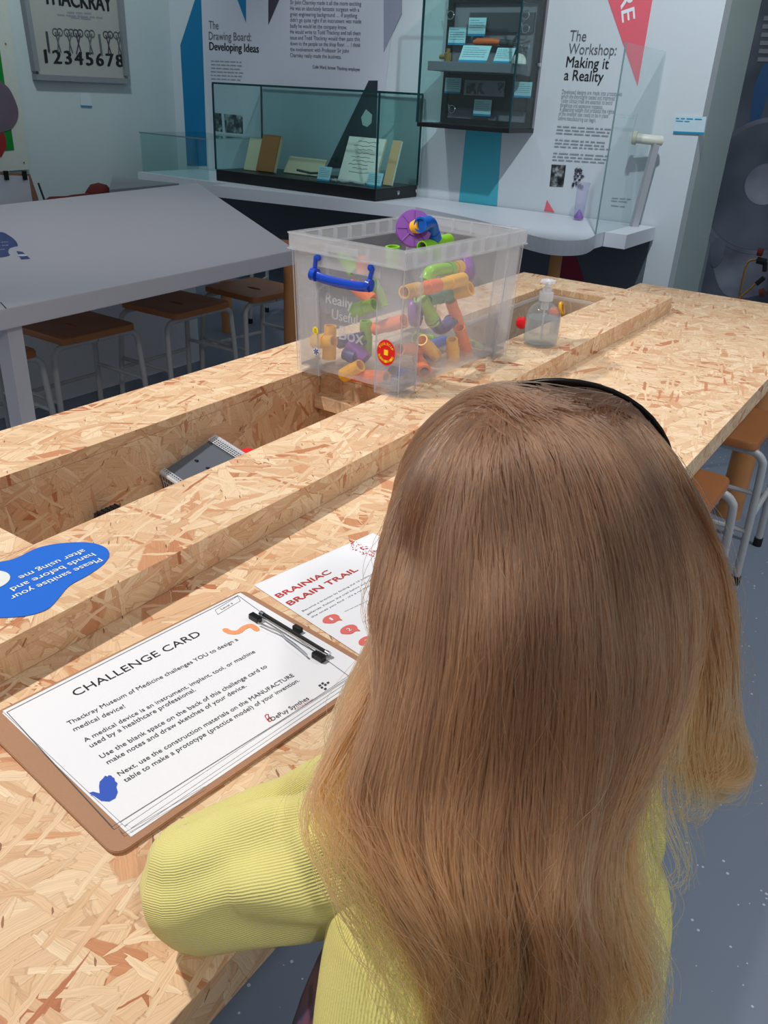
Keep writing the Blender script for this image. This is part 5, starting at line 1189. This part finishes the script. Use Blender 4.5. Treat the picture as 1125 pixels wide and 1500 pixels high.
# dress below and in front of the cardigan
cloth_tube('dress', [(.240, .110, .36), (.242, .118, .48), (.264, .130, .60), (.316, .122, .74), (.362, .124, .86)], [(.20, .165), (.160, .125), (.132, .100), (.112, .084), (.09, .056)], MT['dress'], PER, lambda s, a: .05*math.sin(9*a)*(1-s)**2, frame=(RT, FW))
for s_ in (-1, 1):
    f0 = Vector((.30, .05, 0))+RT*s_*.066
    MB().tube([f0-FW*.03+Z*.022, f0+FW*.02+Z*.028, f0+FW*.07+Z*.024, f0+FW*.125+Z*.018], [(.030, .0215), (.034, .027), (.036, .023), (.024, .0165)], 16).build('shoe', MT['rubber'], PER, smooth='all')

# ---- hair
RX = (.100, .102, .085)
def on_head(px, py, grow=0.0):
    d = Vector(ray(px, py)).normalized(); o0 = Vector((0, 0, HC))-H0
    A3 = [(RT, RX[0]+grow), (FW, RX[1]+grow), (Z, RX[2]+grow)]
    D = Vector([d.dot(a)/r for a, r in A3]); O3 = Vector([o0.dot(a)/r for a, r in A3])
    a, b, c = D.dot(D), D.dot(O3), O3.dot(O3)-1; dis = b*b-a*c
    t = (-b-math.sqrt(dis))/a if dis > 0 else -b/a
    return Vector((0, 0, HC))+d*t
GUIDES_PX = [
 [(690, 592), (648, 618), (608, 672), (580, 750), (556, 820), (541, 870, .575), (560, 935, .572), (552, 985, .565), (520, 1050, .552), (475, 1125, .538), (440, 1195, .535), (466, 1258, .540), (520, 1318, .545), (562, 1372, .560), (590, 1420, .575)],
 [(695, 595), (650, 640), (618, 715), (600, 800), (580, 890, .545), (565, 960, .540), (552, 1030, .533), (530, 1100, .527), (508, 1165, .525), (532, 1235, .530), (566, 1310, .540), (606, 1385, .555), (632, 1450, .570), (648, 1540, .590), (628, 1760, 0.650)],
 [(700, 600), (672, 660), (655, 760), (643, 880, .512), (630, 980, .512), (612, 1080, .513), (602, 1170, .515), (604, 1250, .523), (630, 1330, .535), (658, 1410, .552), (668, 1480, .570), (672, 1570, .595), (661, 1760, 0.655)],
 [(705, 602), (710, 680), (715, 800), (715, 920, .487), (705, 1040, .494), (690, 1150, .505), (680, 1250, .518), (686, 1350, .535), (700, 1440, .555), (700, 1570, .590), (706, 1760, 0.650)],
 [(715, 600), (752, 660), (778, 780), (787, 900, .483), (782, 1020, .490), (772, 1140, .502), (766, 1250, .518), (770, 1350, .535), (775, 1450, .556), (770, 1570, .590), (764, 1760, 0.650)],
 [(730, 592), (802, 650), (842, 770), (862, 900, .495), (866, 1020, .502), (860, 1130, .512), (846, 1240, .528), (840, 1340, .543), (850, 1440, .563), (840, 1570, .597), (834, 1760, 0.657)],
 [(750, 582), (852, 630), (908, 740), (938, 870, .525), (947, 980, .530), (930, 1080, .538), (898, 1180, .545), (878, 1280, .558), (882, 1370, .570), (880, 1450, .585), (870, 1560, .605), (884, 1760, 0.665)],
 [(770, 572), (880, 615), (952, 700), (997, 820, .565), (1012, 930, .570), (1006, 1030, .575), (966, 1110, .572), (926, 1190, .572), (912, 1270, .577), (925, 1360, .585), (955, 1425, .595), (962, 1470, .602), (940, 1520, .612)],
 [(790, 566), (920, 606), (988, 690), (1035, 800, .600), (1050, 900, .605), (1056, 1000, .612), (1050, 1070, .615), (1052, 1120, .617), (1042, 1152, .612), (1015, 1160, .607), (990, 1140, .607)],
 [(810, 561), (936, 612), (1008, 700), (1046, 790, .615), (1066, 880, .625), (1073, 960, .630), (1068, 1040, .633), (1077, 1105, .633), (1066, 1150, .628), (1035, 1162, .620), (1005, 1145, .615)],
]
def guide_pts(g):
    out = []
    for p in g:
        if len(p) == 3 and p[1] > 1180: p = (p[0], p[1], p[2]-.028*min((p[1]-1180)/160, 1))
        out.append(atd(*p) if len(p) == 3 else on_head(*p))
    return out
G = [guide_pts(g) for g in GUIDES_PX]
def gh(*pp): return [hd_(*p) for p in pp]
FL = [gh((.0, .0, .0875), (-.03, .060, .072), (-.075, .078, .025), (-.090, .074, -.04), (-.088, .066, -.11), (-.085, .058, -.17), (-.08, .05, -.22)),
      gh((-.01, -.02, .0875), (-.05, .040, .077), (-.092, .055, .025), (-.101, .052, -.04), (-.098, .045, -.11), (-.10, .035, -.18), (-.105, .02, -.24))]
FR = [gh((.02, -.01, .0875), (.06, .040, .074), (.095, .052, .02), (.106, .050, -.05), (.108, .045, -.12), (.11, .04, -.19), (.105, .035, -.24)),
      gh((.01, .0, .0875), (.035, .060, .072), (.078, .078, .02), (.092, .074, -.05), (.09, .066, -.12), (.09, .06, -.18), (.085, .05, -.23))]
G = FL+G+FR
K = 30
def resample(P, k=K):
    P = curve_pts(P, 8); L = [0]
    for a, b in zip(P, P[1:]): L.append(L[-1]+(b-a).length)
    out = np.empty((k, 3)); j = 0
    for i in range(k):
        s = L[-1]*i/(k-1)
        while j < len(L)-2 and L[j+1] < s: j += 1
        t = (s-L[j])/max(L[j+1]-L[j], 1e-9); out[i] = P[j].lerp(P[j+1], min(t, 1))
    return out
GA = np.array([resample(g) for g in G]); NG = len(G); LEN = np.array([np.linalg.norm(np.diff(g, axis=0), axis=1).sum() for g in GA])
def guide(u):
    i = int(min(max(math.floor(u), 0), NG-2)); t = u-i; a, b, c, d = GA[max(i-1, 0)], GA[i], GA[i+1], GA[min(i+2, NG-1)]
    return .5*((2*b)+(c-a)*t+(2*a-5*b+4*c-d)*t*t+(3*b-a-3*c+d)*t**3)
CAMP = np.array((0, 0, HC)); H0n = np.array(H0)
def inward(P):
    """direction from the outside of the hair towards its core"""
    core = np.array(H0)[None, :]*np.ones((len(P), 1)); zz = P[:, 2]; low = np.clip((H0.z-zz)/.45, 0, 1)[:, None]
    core = core*(1-low)+np.array((.36, .11, .70))[None, :]*low; core[:, 2] = np.where(zz < H0.z, zz+.0, H0.z)
    v = core-P; return v/np.linalg.norm(v, axis=1)[:, None]
rs = np.random.RandomState(4)
# underlayer: a soft sheet a little inside the strands
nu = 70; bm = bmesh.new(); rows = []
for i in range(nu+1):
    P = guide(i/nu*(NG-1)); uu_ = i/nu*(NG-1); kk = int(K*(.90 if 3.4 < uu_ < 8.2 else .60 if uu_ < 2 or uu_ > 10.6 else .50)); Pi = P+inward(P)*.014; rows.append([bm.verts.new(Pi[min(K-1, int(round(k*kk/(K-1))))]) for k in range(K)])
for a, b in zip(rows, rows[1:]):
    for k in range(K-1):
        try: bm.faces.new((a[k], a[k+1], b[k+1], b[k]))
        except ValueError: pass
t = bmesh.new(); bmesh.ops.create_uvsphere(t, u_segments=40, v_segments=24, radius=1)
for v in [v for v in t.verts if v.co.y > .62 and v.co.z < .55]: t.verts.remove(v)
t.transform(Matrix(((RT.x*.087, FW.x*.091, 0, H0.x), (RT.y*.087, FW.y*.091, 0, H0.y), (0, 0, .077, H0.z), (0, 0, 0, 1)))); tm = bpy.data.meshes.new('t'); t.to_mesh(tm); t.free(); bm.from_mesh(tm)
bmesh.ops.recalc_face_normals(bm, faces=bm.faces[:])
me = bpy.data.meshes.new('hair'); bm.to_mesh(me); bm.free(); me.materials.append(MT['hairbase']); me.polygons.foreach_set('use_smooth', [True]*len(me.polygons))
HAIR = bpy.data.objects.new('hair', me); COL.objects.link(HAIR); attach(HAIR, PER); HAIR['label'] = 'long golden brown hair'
# strands
NC = 230; cu_ = rs.rand(NC)*(NG-1); cph = rs.rand(NC)*6.28; cwl = rs.uniform(.10, .17, NC); cam_ = rs.uniform(.4, 1.2, NC); ctip = rs.uniform(.92, 1.02, NC); cdep = rs.rand(NC); coff = rs.normal(0, .010, NC); cin = rs.rand(NC)*.008
order = np.argsort(cu_); cu_s = cu_[order]
LASTC = [0]
def make_strand(u, fly=0.0):
    P = guide(u).copy(); i = int(min(max(round(u), 0), NG-1)); L = np.interp(u, range(NG), LEN)
    c = order[min(np.searchsorted(cu_s, u+rs.normal()*.06), NC-1)]
    LASTC[0] = c; s = np.linspace(0, 1, K); du = cu_[c]-u
    if abs(du) < .5:
        Pc = guide(cu_[c]); wgt = (np.clip((s-.25)/.75, 0, 1)**1.1*.78)[:, None]; P = P*(1-wgt)+Pc*wgt
    sm_ = np.clip((s-.36)/.34, 0, 1); sm_ = (sm_*sm_*(3-2*sm_))[:, None]
    if 2.0 <= u < 2.95 and rs.rand() < .93: P = P*(1-sm_)+guide(3.0+rs.rand()*.35)*sm_
    elif 2.0 <= u < 2.95: u2 = (2.06, 2.3, 2.62)[rs.randint(3)]+rs.normal()*.025; P = P*(1-sm_)+guide(u2)*sm_
    elif 9.15 < u < 9.85 and rs.rand() < .8: P = P*(1-sm_)+guide(9.1-rs.rand()*.3 if u < 9.5 else 9.9+rs.rand()*.3)*sm_
    inn = inward(P); dep = (rs.rand()**1.6)*.020+cdep[c]*.006*np.clip((s-.3)*2, 0, 1)
    dep = dep*np.clip(s*4+.15, 0, 1); P = P+inn*np.asarray(dep)[:, None]
    tan = np.gradient(P, axis=0); tan /= np.linalg.norm(tan, axis=1)[:, None]+1e-9; lat = np.cross(tan, inn)
    amp = .0105*cam_[c]*np.clip((s-.35)/.65, 0, 1)**1.3; x = s*L
    P = P+lat*(amp*np.sin(x*6.283/cwl[c]+cph[c]))[:, None]+inn*(amp*.6*np.sin(x*6.283/cwl[c]*.9+cph[c]*1.7))[:, None]
    root = np.clip(1-s*5, 0, 1)[:, None]; P = P+(lat*rs.normal()*(.016 if (u < 2 or u > 11.2) else .007)+tan*rs.normal()*.006)*root+inn*.004*root
    ph = rs.rand(4)*6.28; j = (.0010+.0022*s+fly*.016*s)*rs.normal(1, .3)
    P = P+lat*(j*np.sin(x*38+ph[0])+.5*j*np.sin(x*83+ph[1]))[:, None]-inn*((.6*j*np.sin(x*45+ph[2]))+fly*.006*s)[:, None]
    P = P+lat*(rs.normal()*.0016+rs.normal()*.003*s+coff[c]*np.clip((s-.4)/.6, 0, 1)**1.5)[:, None]-inn*(cin[c]*np.clip((s-.35)/.65, 0, 1))[:, None]
    t0 = max(0, rs.rand()**.8*.30-.02); t1 = ctip[c]-abs(rs.normal())*.05; t1 = min(max(t1, .55), 1)
    ss = t0+(t1-t0)*np.linspace(0, 1, K); return np.stack([np.interp(ss, s, P[:, k]) for k in range(3)], 1), t0, t1
NS, NF = 15000, 420
us = []; tones = []; ctone = rs.rand(NC)
while len(us) < NS:
    u = rs.rand()*(NG-1)
    if rs.rand() < (.8 if u < 2 else 1.0 if u < 10.2 else .8): us.append(u)
us += list(1.5+rs.rand(NF)*10); pos = np.empty((len(us), K, 3), np.float32); rad = np.empty((len(us), K), np.float32); ts = np.empty((len(us), K), np.float32)
for i, u in enumerate(us):
    fly = 0 if i < NS else rs.uniform(.3, 1.3); P, t0, t1 = make_strand(u, fly); pos[i] = P; tones.append(.6*ctone[LASTC[0]]+.4*rs.rand()); sc = np.linspace(0, 1, K)
    rad[i] = (.00031 if not fly else .00014)*(1-.55*sc**2); ts[i] = t0+(t1-t0)*sc
hc = bpy.data.hair_curves.new('hair_strands'); hc.add_curves([K]*len(us))
hc.attributes['position'].data.foreach_set('vector', pos.reshape(-1))
(hc.attributes.get('radius') or hc.attributes.new('radius', 'FLOAT', 'POINT')).data.foreach_set('value', rad.reshape(-1))
hc.attributes.new('along', 'FLOAT', 'POINT').data.foreach_set('value', ts.reshape(-1))
hc.attributes.new('tone', 'FLOAT', 'CURVE').data.foreach_set('value', np.array(tones, np.float32))
hm = bpy.data.materials.new('golden_brown_hair'); hm.use_nodes = True; nt = hm.node_tree; nt.nodes.clear(); N = nt.nodes.new; L = nt.links.new
out = N('ShaderNodeOutputMaterial'); hb = N('ShaderNodeBsdfHairPrincipled'); hb.model = 'CHIANG'; hb.parametrization = 'COLOR'
hb.inputs['Roughness'].default_value = .38; hb.inputs['Radial Roughness'].default_value = .45; hb.inputs['Coat'].default_value = .1
at = N('ShaderNodeAttribute'); at.attribute_name = 'along'; at2 = N('ShaderNodeAttribute'); at2.attribute_name = 'tone'
rp = N('ShaderNodeValToRGB'); cr = rp.color_ramp
for e, (p, c) in zip([cr.elements[0], cr.elements.new(.35), cr.elements.new(.6), cr.elements[-1]], HAIR_COLS): e.position = p; e.color = srgb(*c)
L(at.outputs['Fac'], rp.inputs[0]); mr = N('ShaderNodeMapRange'); mr.inputs[3].default_value = .46; mr.inputs[4].default_value = 1.50; L(at2.outputs['Fac'], mr.inputs[0])
vm = N('ShaderNodeVectorMath'); vm.operation = 'SCALE'; L(rp.outputs[0], vm.inputs[0]); L(mr.outputs[0], vm.inputs['Scale']); L(vm.outputs[0], hb.inputs['Color']); L(hb.outputs[0], out.inputs[0])
hc.materials.append(hm)
HS = bpy.data.objects.new('hair_strands', hc); COL.objects.link(HS); HS.parent = HAIR; HS['kind'] = 'stuff'
# headband
arc = []; 
for k in range(25):
    a = math.radians(-95+190*k/24); arc.append(hd_(math.sin(a)*.095+.014, .046+.006*math.cos(a), math.cos(a)*.0785+.002))
MB().tube(arc, [(.0028, .0085)]*25, 12).build('headband', MT['bandk'], PER, smooth='all')
